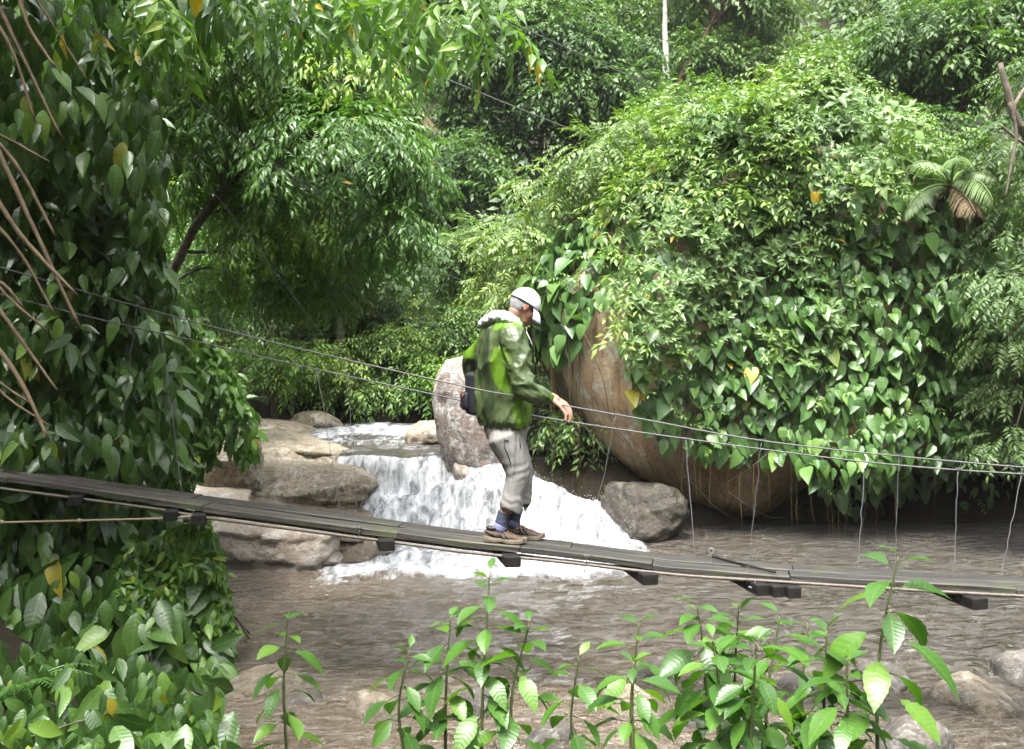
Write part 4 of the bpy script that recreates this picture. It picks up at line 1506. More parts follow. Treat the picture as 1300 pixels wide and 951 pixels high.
def bag_child(name, me_, mat, parent=None):
    o = link(name, me_, mat, parent or bag)
    co = co_of(me_)
    set_co(me_, co - bagc)
    return o


me = remesh('bag_body', bg, 0.009, 4)
bag_child('bag_body', me, M_BAG)
v, f = ell_tube([(bagc + np.array([-0.075, -.01, -0.11]), .02, .07, 0.3), (bagc + np.array([-0.085, -.01, -0.09]), .022, .08, 0.3), (bagc + np.array([-0.085, -.01, 0.0]), .022, .08, 0.3), (bagc + np.array([-0.078, -.01, 0.015]), .015, .07, 0.3)], 20)
bag_child('front_pocket', mesh_poly('front_pocket', v, f), M_BAG)
v, f = tube(smooth_path([bagc + np.array([0.0, -0.08, 0.15]), L(606, 462, 0.02), L(612, 440, 0.0), L(620, 420, 0.02), L(634, 410, 0.1)], 20), np.array([[0.004, 0.016]] * 20), 8)
bag_child('strap', mesh_poly('strap', v, f), M_BAG)
v, f = tube([bagc + np.array([-0.088, -0.06, 0.01]), bagc + np.array([-0.096, -0.06, -0.02])], 0.005, 6)
bag_child('zip_pull', mesh_poly('zip_pull', v, f), plain_mat('red_pull', (0.25, 0.05, 0.03), 0.6))

# ------------------------------------------------------------------ leaves
def leaf_shape(stations, fold=0.25, droop=0.25, wav=0.0, curl=0.0):
    """leaf along +X, face up +Z. stations: (x, half width). Returns V, F(tri), UV"""
    V, UV = [], []
    for i, (x, w) in enumerate(stations):
        z = -droop * x * x
        wv = wav * math.sin(i * 2.4)
        V += [(x, 0, z), (x + 0.02 * w, w, z + fold * w + wv - curl * w * w * 4), (x + 0.02 * w, -w, z + fold * w - wv - curl * w * w * 4)]
        UV += [(x, 0.5), (x, 0.5 + w), (x, 0.5 - w)]
    F = []
    m = len(stations)
    for i in range(m - 1):
        a, b = i * 3, (i + 1) * 3
        w0, w1 = stations[i][1], stations[i + 1][1]
        for s in (1, 2):
            t1 = (a, b, b + s) if s == 1 else (a, b + s, b)
            t2 = (a, b + s, a + s) if s == 1 else (a, a + s, b + s)
            if w1 > 0:
                F.append(t1)
            if w0 > 0:
                F.append(t2)
    # point order of the tip: use the mid vertex when the width is zero
    V, F, UV = np.array(V, float), np.array(F), np.array(UV, float)
    return V, F, UV


HEART = [(-0.10, 0.16), (-0.02, 0.30), (0.18, 0.37), (0.45, 0.32), (0.75, 0.16), (1.0, 0.0)]
HEART_LO = [(-0.10, 0.20), (0.18, 0.36), (0.6, 0.26), (1.0, 0.0)]
OVATE = [(0.0, 0.02), (0.12, 0.13), (0.32, 0.21), (0.55, 0.20), (0.78, 0.11), (1.0, 0.0)]
OVATE_LO = [(0.0, 0.0), (0.4, 0.21), (1.0, 0.0)]
LANCE = [(0.0, 0.02), (0.15, 0.10), (0.4, 0.16), (0.65, 0.13), (0.85, 0.06), (1.0, 0.0)]
SERR = [(a, b * 1.22) for a, b in ((0.0, 0.02), (0.10, 0.09), (0.16, 0.10), (0.24, 0.16), (0.30, 0.165), (0.38, 0.205), (0.45, 0.20), (0.53, 0.205), (0.60, 0.18), (0.68, 0.175), (0.76, 0.125), (0.83, 0.11), (0.92, 0.045), (1.0, 0.0))]


def small_leaf(w, droop=0.25, fold=0.25):
    V = np.array([(0, 0, 0), (0.45, w, fold * w - 0.2 * droop), (0.5, 0, -0.25 * droop), (0.45, -w, fold * w - 0.2 * droop), (1, 0, -droop)], float)
    return V, np.array([(0, 2, 1), (0, 3, 2), (1, 2, 4), (2, 3, 4)])


def far_leaf(w, droop=0.25):
    V = np.array([(0, 0, 0), (0.45, w, 0.0), (0.45, -w, 0.0), (1, 0, -droop)], float)
    return V, np.array([(0, 2, 1), (1, 2, 3)])


def rotm(d, up):
    """N rotation matrices with columns (x=d, y, z~up)"""
    d = unit(d)
    y = np.cross(up, d)
    y = unit(y)
    z = np.cross(d, y)
    return np.stack([d, y, z], -1)


def spray(rng, nl=7, leaf=None, ln=0.30, spread=60, droop=0.35, term=True, pinnate=False, lw=0.0):
    """twig of unit length along +X with leaves; returns V, F, leaf index per face"""
    LV, LF = leaf
    Vs, Fs, ids, off = [], [], [], 0
    for i in range(nl):
        t = 0.15 + 0.85 * i / max(nl - 1, 1)
        org = np.array([t, 0, -droop * t * t])
        if i == nl - 1 and term:
            ang, s = rng.normal(0, 0.1), 0
        else:
            s = 1 if i % 2 else -1
            ang = math.radians(spread + rng.normal(0, 10)) * s
        d = np.array([math.cos(ang), math.sin(ang), -0.15 - droop * t + rng.normal(0, 0.16)])
        up = np.array([rng.normal(0, 0.22), rng.normal(0, 0.22), 1.0])
        R = rotm(d[None], up[None])[0]
        l = ln * (1 - 0.25 * abs(t - 0.6)) * rng.uniform(0.8, 1.15)
        Vs.append(org + (LV * l) @ R.T)
        Fs.append(LF + off)
        ids += [i] * len(LF)
        off += len(LV)
        if pinnate and not (i == nl - 1 and term):
            ang2 = -ang + rng.normal(0, 0.1)
            d2 = np.array([math.cos(ang2), math.sin(ang2), -0.15 - droop * t + rng.normal(0, 0.12)])
            R = rotm(d2[None], up[None])[0]
            Vs.append(org + (LV * l) @ R.T)
            Fs.append(LF + off)
            ids += [i + 20] * len(LF)
            off += len(LV)
    return np.concatenate(Vs), np.concatenate(Fs), np.array(ids)


def rosette(rng, nl, leaf, ln=0.5, droop=0.1):
    LV, LF = leaf
    Vs, Fs, ids, off = [], [], [], 0
    for i in range(nl):
        a = i * 2.4 + rng.normal(0, 0.2)
        el = rng.uniform(0.15, 0.8)
        d = np.array([el, math.cos(a), math.sin(a)])
        up = np.array([1.0, 0, 0.2])
        R = rotm(d[None], up[None])[0]
        Vs.append((LV * ln * rng.uniform(0.7, 1.1)) @ R.T + np.array([rng.uniform(-0.3, 0.1), 0, 0]))
        Fs.append(LF + off)
        ids += [i] * len(LF)
        off += len(LV)
    return np.concatenate(Vs), np.concatenate(Fs), np.array(ids)


def scatter(temps, org, d, up, sc, v, rng, jit=0.12, yellow=0.0):
    """many copies of the templates in one mesh; returns V, F, v per face"""
    org, d, up = np.asarray(org, float), np.asarray(d, float), np.asarray(up, float)
    sc, v = np.asarray(sc, float), np.asarray(v, float)
    which = rng.integers(0, len(temps), len(org))
    Vs, Fs, vs, off = [], [], [], 0
    for t, (TV, TF, TI) in enumerate(temps):
        ix = np.nonzero(which == t)[0]
        if len(ix) == 0:
            continue
        R = rotm(d[ix], up[ix])
        VV = org[ix][:, None] + np.einsum('nij,kj->nki', R, TV) * sc[ix][:, None, None]
        FF = TF[None] + (np.arange(len(ix)) * len(TV))[:, None, None] + off
        nl = TI.max() + 1
        lv = v[ix][:, None] + rng.normal(0, jit, (len(ix), nl))
        lv = np.clip(lv, 0.0, 0.93)
        if yellow:
            lv[rng.uniform(0, 1, lv.shape) < yellow] = 1.0
        vs.append(lv[:, TI].ravel())
        Vs.append(VV.reshape(-1, 3))
        Fs.append(FF.reshape(-1, 3))
        off += VV.shape[0] * VV.shape[1]
    return np.concatenate(Vs), np.concatenate(Fs), np.concatenate(vs)


def foliage(name, sets, mat, parent, kind=None, origin=None, **kw):
    Vs, Fs, vs, off = [], [], [], 0
    for V, F, v in sets:
        Vs.append(V)
        Fs.append(F + off)
        vs.append(v)
        off += len(V)
    V = np.concatenate(Vs)
    if origin is not None:
        V = V - np.asarray(origin)
    me = mesh_np(name, V, np.concatenate(Fs), False, [('v', 'FACE', 'FLOAT', np.concatenate(vs))])
    return link(name, me, mat, parent, kind=kind, **kw)


def ramp5(dark, mid, light, young, yellow=(0.42, 0.30, 0.015)):
    return [(0.0, dark), (0.35, mid), (0.65, light), (0.92, young), (0.985, yellow)]


G_DARK = ramp5((0.026, 0.066, 0.015), (0.050, 0.112, 0.022), (0.088, 0.175, 0.030), (0.16, 0.28, 0.036))
G_VINE = ramp5((0.042, 0.105, 0.028), (0.070, 0.155, 0.038), (0.105, 0.210, 0.048), (0.17, 0.29, 0.06))
G_SMALL = ramp5((0.055, 0.115, 0.027), (0.092, 0.175, 0.036), (0.145, 0.24, 0.046), (0.24, 0.34, 0.06))
G_TREE = ramp5((0.034, 0.09, 0.015), (0.062, 0.145, 0.02), (0.105, 0.21, 0.028), (0.2, 0.33, 0.038))
G_BACK = ramp5((0.042, 0.09, 0.026), (0.07, 0.135, 0.034), (0.105, 0.185, 0.045), (0.18, 0.27, 0.055))
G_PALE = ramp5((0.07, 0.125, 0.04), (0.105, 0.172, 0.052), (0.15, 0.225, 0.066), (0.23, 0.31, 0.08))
G_SAP = ramp5((0.032, 0.094, 0.013), (0.047, 0.130, 0.016), (0.068, 0.173, 0.019), (0.122, 0.238, 0.022))

M_LDARK = leaf_mat('wet_dark_leaf', G_DARK, 0.30, 0.5, 0.25)
M_LDARK_O = leaf_mat('wet_dark_leaf_single', [(0, G_DARK[0][1]), (0.5, G_DARK[1][1]), (0.85, G_DARK[2][1]), (0.96, G_DARK[3][1]), (0.992, (0.30, 0.24, 0.02))], 0.33, 0.5, 0.25, True, True)
M_LVINE = leaf_mat('vine_leaf', G_VINE, 0.40, 0.5, 0.22)
M_LVINE_O = leaf_mat('vine_leaf_single', [(0, G_VINE[0][1]), (0.4, G_VINE[1][1]), (0.8, G_VINE[2][1]), (0.985, G_VINE[3][1]), (0.993, (0.45, 0.30, 0.02))], 0.40, 0.5, 0.22, True, True)
M_LSMALL = leaf_mat('creeper_leaf', G_SMALL, 0.45, 0.5, 0.25)
M_LTREE = leaf_mat('tree_leaf', G_TREE, 0.38, 0.5, 0.35)
M_LBACK = leaf_mat('forest_leaf', G_BACK, 0.5, 0.4, 0.3)
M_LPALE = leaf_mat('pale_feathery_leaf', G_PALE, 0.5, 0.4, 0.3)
M_LSAP_O = leaf_mat('sapling_leaf', [(0, G_SAP[0][1]), (0.4, G_SAP[1][1]), (0.75, G_SAP[2][1]), (1.0, G_SAP[3][1])], 0.36, 0.5, 0.38, True, True)
M_LSAP = leaf_mat('weed_leaf', G_SAP, 0.42, 0.5, 0.35)
M_BARK = plain_mat('grey_brown_bark', (0.10, 0.085, 0.065), 0.85, 0.2, 0, 0.45, 12, 0.6)
M_BARKRED = plain_mat('reddish_bark', (0.11, 0.068, 0.043), 0.85, 0.2, 0, 0.35, 12, 0.5)
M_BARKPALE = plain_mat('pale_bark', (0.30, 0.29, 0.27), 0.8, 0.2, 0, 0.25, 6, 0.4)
M_STEM = plain_mat('green_stem', (0.07, 0.085, 0.03), 0.6, 0.4, 0, 0.3, 30, 0.2)
M_ROOT = plain_mat('aerial_root', (0.075, 0.058, 0.022), 0.85, 0.2, 0, 0.45, 30, 0.3)
M_DRY = plain_mat('dry_stalk', (0.080, 0.056, 0.031), 0.75, 0.3, 0, 0.4, 18, 0.4)
M_THATCH = plain_mat('dead_frond', (0.11, 0.08, 0.045), 0.85, 0.2, 0, 0.4, 18, 0.3)

rt = np.random.default_rng(2024)
T_NEAR = [spray(rt, 8, small_leaf(0.20, 0.3), 0.36, 58, 0.35) for _ in range(4)]
T_NEARLONG = [spray(rt, 9, small_leaf(0.17, 0.35), 0.42, 52, 0.5) for _ in range(4)]
T_PINN = [spray(rt, 9, far_leaf(0.16, 0.2), 0.30, 62, 0.35, True, True) for _ in range(4)]
T_FAR = [spray(rt, 8, far_leaf(0.22, 0.25), 0.36, 58, 0.35) for _ in range(4)]
T_ROS = [rosette(rt, 7, small_leaf(0.22, 0.3), 0.75) for _ in range(4)]
def _one(st, **k):
    V, F, UV = leaf_shape(st, **k)
    return V, F, np.zeros(len(F), int)
T_HEART = [_one(HEART_LO, fold=f, droop=d) for f, d in ((0.3, 0.2), (0.15, 0.35), (0.45, 0.15))]
T_OVATE = [_one([(0.0, 0.02), (0.2, 0.17), (0.45, 0.215), (0.75, 0.13), (1.0, 0.0)], fold=f, droop=d) for f, d in ((0.3, 0.25), (0.15, 0.4), (0.45, 0.2))]


def uv_mesh(name, st, mat, **k):
    V, F, UV = leaf_shape(st, **k)
    me = mesh_np(name, V, F, True)
    uvl = me.uv_layers.new(name='UVMap')
    li = np.zeros(len(me.loops), np.int32)
    me.loops.foreach_get('vertex_index', li)
    uvl.data.foreach_set('uv', np.ascontiguousarray(UV[li], np.float32).ravel())
    me.materials.append(mat)
    return me


ME_HEART = [uv_mesh('heart_leaf', HEART, M_LVINE_O, fold=f, droop=d, wav=w) for f, d, w in ((0.3, 0.22, 0.01), (0.12, 0.4, 0.015), (0.45, 0.15, 0.01), (0.2, 0.3, 0.02))]
ME_DARK = [uv_mesh('broad_leaf', OVATE, M_LDARK_O, fold=f, droop=d, wav=w) for f, d, w in ((0.3, 0.25, 0.01), (0.12, 0.45, 0.015), (0.45, 0.2, 0.01), (0.2, 0.35, 0.02))]
ME_SAP = [uv_mesh('serrate_leaf', SERR, M_LSAP_O, fold=f, droop=d, wav=w) for f, d, w in ((0.30, 0.30, 0.006), (0.15, 0.55, 0.01), (0.45, 0.15, 0.008), (0.22, 0.42, 0.012))]


def leaf_objects(name, meshes, org, d, up, sc, parent, rng):
    R = rotm(d, up)
    base = np.array(parent.location)
    for i in range(len(org)):
        me = meshes[int(rng.integers(0, len(meshes)))]
        o = bpy.data.objects.new(name, me)
        COL.objects.link(o)
        o.parent = parent
        M = Matrix((R[i] * sc[i]).tolist()).to_4x4()
        M.translation = Vector(org[i] - base)
        o.matrix_basis = M


# ------------------------------------------------------------------ trees
def clump_sprays(clumps, dens, sc_rng, rng, droopy=0.35, low=-0.45, vbase=0.35, vvar=0.16):
    """clumps: (center, (rx, ry, rz)) -> origins, dirs, ups, scales, v"""
    O, D, U, S, Vv = [], [], [], [], []
    for c, r in clumps:
        c, r = np.asarray(c, float), np.asarray(r, float) * np.ones(3)
        n = max(6, int(dens * (r[0] * r[2] + r[0] * r[1] + r[1] * r[2])))
        u = unit(rng.normal(0, 1, (n * 2, 3)))
        u = u[u[:, 2] > low - 0.4 * rng.uniform(0, 1, len(u))][:n]
        rad = 0.45 + 0.6 * rng.uniform(0, 1, len(u)) ** 0.6
        rad *= 1 + 0.22 * vnoise(u * 2.2 + c, 3)
        p = c + u * r * rad[:, None]
        hor = u.copy()
        hor[:, 2] *= 0.3
        dd = unit(hor) + u * 0.3 + np.array([0, 0, -droopy]) + rng.normal(0, 0.30, u.shape)
        up = np.array([0, 0, 1.0]) + u * 0.45 + rng.normal(0, 0.28, u.shape)
        O.append(p)
        D.append(dd)
        U.append(up)
        S.append(rng.uniform(sc_rng[0], sc_rng[1], len(u)))
        Vv.append(np.full(len(u), vbase + rng.normal(0, vvar)))
    return [np.concatenate(a) for a in (O, D, U, S, Vv)]


def wood(path_r_list, n=7):
    parts = []
    for pts, r in path_r_list:
        k_ = max(6, 4 * len(pts))
        p = smooth_path(pts, k_)
        p[1:-1] += RNG.normal(0, 0.02 * np.mean(r) / 0.1, (k_ - 2, 3)) * 0.5
        rr = np.interp(np.linspace(0, 1, k_), np.linspace(0, 1, len(r)), r)
        parts.append(tube(p, rr, n))
    return join_np(parts)


def tree(name, label, base, trunk_pts, clumps, temps, mat, bark, dens=60, sc=(0.4, 0.7), tr=(0.16, 0.05), droopy=0.35, v=0.35, vvar=0.16, group=None, cat='tree', limbs=True, seed=1, yellow=0.0, low=-0.45):
    rng = np.random.default_rng(seed)
    base = np.asarray(base, float)
    root = empty(name, base, label, cat, group)
    tp = np.asarray(trunk_pts, float)
    wl = [(tp, np.linspace(tr[0], tr[1], len(tp)))]
    if limbs:
        dense = smooth_path(tp, 30)
        for c, r in clumps:
            c = np.asarray(c, float)
            j = int(np.argmin(np.linalg.norm(dense[10:] - c, axis=1))) + 10
            j = max(8, j - int(rng.integers(1, 7)))
            a = dense[j]
            m = (a + c) / 2 + np.array([0, 0, 0.12 * np.linalg.norm(c - a)])
            rl = max(0.012, tr[1] * 0.8)
            wl.append(([a, m, c], [rl, rl * 0.7, rl * 0.3]))
    V, F = wood(wl)
    link('trunk', mesh_poly('trunk', V - base, F), bark, root)
    O, D, U, S, Vv = clump_sprays(clumps, dens, sc, rng, droopy, low, v, vvar)
    foliage('crown', [scatter(temps, O, D, U, S, Vv, rng, 0.12, yellow)], mat, root, origin=base)
    return root


def px_clumps(lst, depth, rng, dj=0.6, flat=0.75):
    out = []
    for (px, py, rp) in lst:
        d = depth + rng.normal(0, dj)
        r = rp / FPX * depth
        out.append((P(px, py, d), (r, r * 0.9, r * flat)))
    return out


def auto_clumps(c, R, n, rng, cr=0.42):
    """clumps spread over a crown ellipsoid"""
    out = []
    c, R = np.asarray(c, float), np.asarray(R, float)
    for i in range(n):
        u = unit(rng.normal(0, 1, 3))
        if u[2] < -0.5:
            u[2] = -u[2]
        k_ = rng.uniform(0.45, 0.85)
        s = cr * rng.uniform(0.7, 1.2)
        out.append((c + u * R * k_, (R[0] * s, R[1] * s, R[2] * s * 0.75)))
    return out


def bg_tree(name, label, px, py, rx, ry, d, mat, seed, temps=None, dens=26, sc=(0.6, 1.0), n=16, v=0.35, bark=None, trunk=None, group=None, cat='tree', vvar=0.15, yellow=0.0):
    rng = np.random.default_rng(seed)
    c = P(px, py, d)
    R = np.array([rx / FPX * d, rx / FPX * d * 0.85, ry / FPX * d])
    gz = float(ground_z(c[0], c[1]))
    base = np.array([c[0] + rng.normal(0, 0.3), c[1], gz - 0.2])
    tp = trunk if trunk is not None else [base, (base * 0.5 + c * 0.5) + rng.normal(0, 0.25, 3), c + np.array([0, 0, R[2] * 0.3])]
    if trunk is not None:
        base = np.asarray(tp[0], float)
    return tree(name, label, base, tp, auto_clumps(c, R, int(n * 1.5), rng, 0.34), temps or T_FAR, mat, bark or M_BARK, dens * 1.8, (sc[0] * 0.72, sc[1] * 0.72), (0.05 + 0.012 * d * 0.3, 0.035), 0.35, v, vvar, group, cat, True, seed, yellow)


# --- the leaning tree left of the river
rng = np.random.default_rng(31)
lst = [(300, 100, 75), (375, 85, 80), (455, 130, 70), (425, 205, 95), (335, 190, 90), (505, 235, 48), (275, 250, 60), (365, 285, 85), (440, 300, 75),
       (490, 290, 45), (300, 350, 65), (390, 370, 55), (255, 170, 65), (420, 50, 55), (340, 20, 65), (265, 20, 70), (530, 225, 26), (480, 185, 50), (440, 100, 50), (230, 90, 60)]
tr0 = P(170, 640, 11.0)
tree('leaning_tree', 'glossy green tree leaning out over the river with a drooping crown', np.array([tr0[0], tr0[1], float(ground_z(tr0[0], tr0[1])) - 0.1]),
     [np.array([tr0[0], tr0[1], float(ground_z(tr0[0], tr0[1])) - 0.1]), P(200, 420, 11.0), P(236, 310, 10.8), P(300, 222, 10.6), P(370, 150, 10.6), P(430, 90, 10.6)],
     px_clumps(lst, 10.8, rng, 0.7), T_NEARLONG, M_LTREE, M_BARK, 420, (0.17, 0.32), (0.07, 0.025), 0.5, 0.46, 0.2, None, 'tree', True, 31, 0.002)

# --- shaded undergrowth trees behind it
bg_tree('forest_tree', 'dark shaded tree filling the gap behind the leaning tree', 230, 130, 170, 170, 15.5, M_LBACK, 41, T_NEAR, 40, (0.45, 0.75), 22, 0.25)
bg_tree('forest_tree', 'low dark tree hanging behind the left bank leaves', 230, 380, 130, 120, 13.5, M_LTREE, 42, T_NEAR, 70, (0.32, 0.5), 18, 0.2)
bg_tree('forest_tree', 'shaded tree on the slope beyond the leaning trunk', 420, 330, 130, 110, 19, M_LBACK, 43, T_NEAR, 42, (0.5, 0.8), 20, 0.25)

# --- bushes on the far bank of the upper river
bl = [(350, 470, 60, 55, 17.6, 'bright green bush at the left end of the far river bank'), (430, 490, 70, 60, 18.6, 'leafy bush overhanging the small rounded rock at the upper river'),
      (510, 475, 75, 75, 18.8, 'tall green bush at the far bank left of the lichen rock'), (575, 490, 55, 55, 18.2, 'rounded bush directly behind the lichen spotted rock'),
      (470, 410, 80, 55, 20.5, 'light green bush above the others on the far bank'), (550, 415, 70, 50, 20.5, 'mid green bush rising behind the hiker and his bag'),
      (640, 500, 60, 70, 17.2, 'dark bush in the gap between the tall rock and the boulder'), (722, 552, 40, 34, 13.7, 'small dark bush behind the hanging roots beside the boulder'), (620, 430, 60, 60, 18.5, 'shaded bush behind the hiker at shoulder height')]
for i, (px, py, rx, ry, d, lb) in enumerate(bl):
    bg_tree('river_bush', lb, px, py, rx, ry, d, M_LTREE if i % 3 == 0 else M_LSMALL, 50 + i, T_NEAR, 75, (0.34, 0.55), 14, 0.64 if i < 6 else 0.25, cat='bush', group='bushes on the far bank of the upper river')

# --- hillside trees
bg_tree('hillside_tree', 'big dark dense tree on the slope above the hiker', 700, 110, 130, 125, 29, M_LBACK, 61, T_FAR, 34, (0.6, 1.0), 26, 0.30)
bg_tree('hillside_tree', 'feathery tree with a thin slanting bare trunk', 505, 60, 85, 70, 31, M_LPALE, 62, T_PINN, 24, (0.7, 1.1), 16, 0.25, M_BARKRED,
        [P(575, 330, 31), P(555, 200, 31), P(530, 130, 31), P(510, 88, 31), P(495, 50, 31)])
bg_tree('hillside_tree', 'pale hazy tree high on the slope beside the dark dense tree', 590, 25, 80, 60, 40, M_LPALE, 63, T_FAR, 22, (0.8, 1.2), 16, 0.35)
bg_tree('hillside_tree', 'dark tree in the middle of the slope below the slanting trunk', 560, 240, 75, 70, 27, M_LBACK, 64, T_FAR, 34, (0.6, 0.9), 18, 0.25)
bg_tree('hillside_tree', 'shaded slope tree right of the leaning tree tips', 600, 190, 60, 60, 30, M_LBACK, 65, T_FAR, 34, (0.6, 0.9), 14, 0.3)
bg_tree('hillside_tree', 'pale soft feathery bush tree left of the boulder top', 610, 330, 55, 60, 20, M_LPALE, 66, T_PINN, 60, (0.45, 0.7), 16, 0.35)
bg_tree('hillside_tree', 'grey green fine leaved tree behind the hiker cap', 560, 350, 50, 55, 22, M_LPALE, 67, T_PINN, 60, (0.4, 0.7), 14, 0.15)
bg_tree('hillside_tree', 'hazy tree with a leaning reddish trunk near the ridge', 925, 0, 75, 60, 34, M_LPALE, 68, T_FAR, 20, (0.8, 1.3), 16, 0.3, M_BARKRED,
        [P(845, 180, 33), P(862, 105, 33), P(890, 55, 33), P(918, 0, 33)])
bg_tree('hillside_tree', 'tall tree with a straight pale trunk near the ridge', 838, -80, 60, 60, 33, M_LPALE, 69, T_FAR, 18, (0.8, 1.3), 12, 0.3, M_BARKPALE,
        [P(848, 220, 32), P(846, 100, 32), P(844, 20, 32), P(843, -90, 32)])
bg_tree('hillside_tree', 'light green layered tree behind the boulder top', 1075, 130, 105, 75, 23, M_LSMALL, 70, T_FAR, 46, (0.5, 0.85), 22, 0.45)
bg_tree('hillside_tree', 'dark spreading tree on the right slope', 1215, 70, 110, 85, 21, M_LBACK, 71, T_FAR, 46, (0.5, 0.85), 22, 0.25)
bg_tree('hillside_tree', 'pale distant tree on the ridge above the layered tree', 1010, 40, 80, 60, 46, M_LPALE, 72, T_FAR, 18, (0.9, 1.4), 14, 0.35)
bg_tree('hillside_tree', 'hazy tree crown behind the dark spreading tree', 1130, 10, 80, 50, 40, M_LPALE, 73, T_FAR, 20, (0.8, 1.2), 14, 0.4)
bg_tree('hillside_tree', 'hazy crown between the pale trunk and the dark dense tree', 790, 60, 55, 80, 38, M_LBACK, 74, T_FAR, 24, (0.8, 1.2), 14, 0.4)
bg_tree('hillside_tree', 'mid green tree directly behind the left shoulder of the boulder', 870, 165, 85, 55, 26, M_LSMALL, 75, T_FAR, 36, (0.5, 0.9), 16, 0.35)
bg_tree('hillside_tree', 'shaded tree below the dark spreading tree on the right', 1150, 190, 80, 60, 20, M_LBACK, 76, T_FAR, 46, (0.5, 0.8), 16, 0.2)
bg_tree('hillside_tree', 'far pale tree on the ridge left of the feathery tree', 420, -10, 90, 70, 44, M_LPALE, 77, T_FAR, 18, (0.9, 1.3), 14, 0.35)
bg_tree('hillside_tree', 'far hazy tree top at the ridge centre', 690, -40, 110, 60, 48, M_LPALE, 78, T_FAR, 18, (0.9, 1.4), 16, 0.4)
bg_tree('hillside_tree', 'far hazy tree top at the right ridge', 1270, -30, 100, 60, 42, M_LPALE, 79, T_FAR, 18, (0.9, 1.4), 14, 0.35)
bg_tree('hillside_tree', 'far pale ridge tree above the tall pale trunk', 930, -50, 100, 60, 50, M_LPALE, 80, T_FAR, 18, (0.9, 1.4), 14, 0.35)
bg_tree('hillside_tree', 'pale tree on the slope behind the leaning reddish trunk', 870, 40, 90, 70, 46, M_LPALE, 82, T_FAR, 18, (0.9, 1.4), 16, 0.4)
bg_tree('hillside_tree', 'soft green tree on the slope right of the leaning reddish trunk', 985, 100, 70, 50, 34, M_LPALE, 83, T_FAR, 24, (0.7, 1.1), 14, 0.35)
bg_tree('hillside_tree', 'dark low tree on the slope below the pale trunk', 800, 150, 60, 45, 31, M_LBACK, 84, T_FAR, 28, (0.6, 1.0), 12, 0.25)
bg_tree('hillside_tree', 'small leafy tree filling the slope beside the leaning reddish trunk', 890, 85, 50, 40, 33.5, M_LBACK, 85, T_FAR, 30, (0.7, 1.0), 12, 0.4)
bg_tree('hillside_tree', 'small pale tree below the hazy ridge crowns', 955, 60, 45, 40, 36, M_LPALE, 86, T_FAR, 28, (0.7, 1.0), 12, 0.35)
# fine leaved tree at the right side, close to the boulder
rng = np.random.default_rng(81)
lst = [(1290, 190, 50), (1275, 300, 40), (1300, 380, 55), (1275, 430, 42), (1300, 500, 55), (1285, 560, 42), (1320, 260, 60), (1330, 100, 60), (1265, 350, 26), (1340, 440, 60)]
tb = P(1370, 640, 11.5)
tree('fine_leaved_tree', 'grey green fine leaved tree hanging beside the right end of the boulder', np.array([tb[0], tb[1], float(ground_z(tb[0], tb[1])) - 0.1]),
     [np.array([tb[0], tb[1], float(ground_z(tb[0], tb[1])) - 0.1]), P(1360, 400, 11.5), P(1330, 230, 11.4), P(1290, 150, 11.2), P(1270, 80, 11.2)],
     px_clumps(lst, 11.4, rng, 0.4), T_PINN, M_LPALE, M_BARK, 170, (0.24, 0.4), (0.10, 0.03), 0.7, 0.2, 0.12, None, 'tree', True, 81)
V, F = wood([([P(1282, 130, 10.8), P(1290, 170, 10.8), P(1283, 215, 10.8), P(1276, 252, 10.8)], [0.022, 0.02, 0.014, 0.008]), ([P(1310, 190, 10.8), P(1286, 172, 10.8), P(1272, 160, 10.8)], [0.02, 0.016, 0.01])])
link('dead_branch', mesh_poly('dead_branch', V, F), M_BARK, None, 'bare broken branch hanging in front of the fine leaved tree', 'branch')


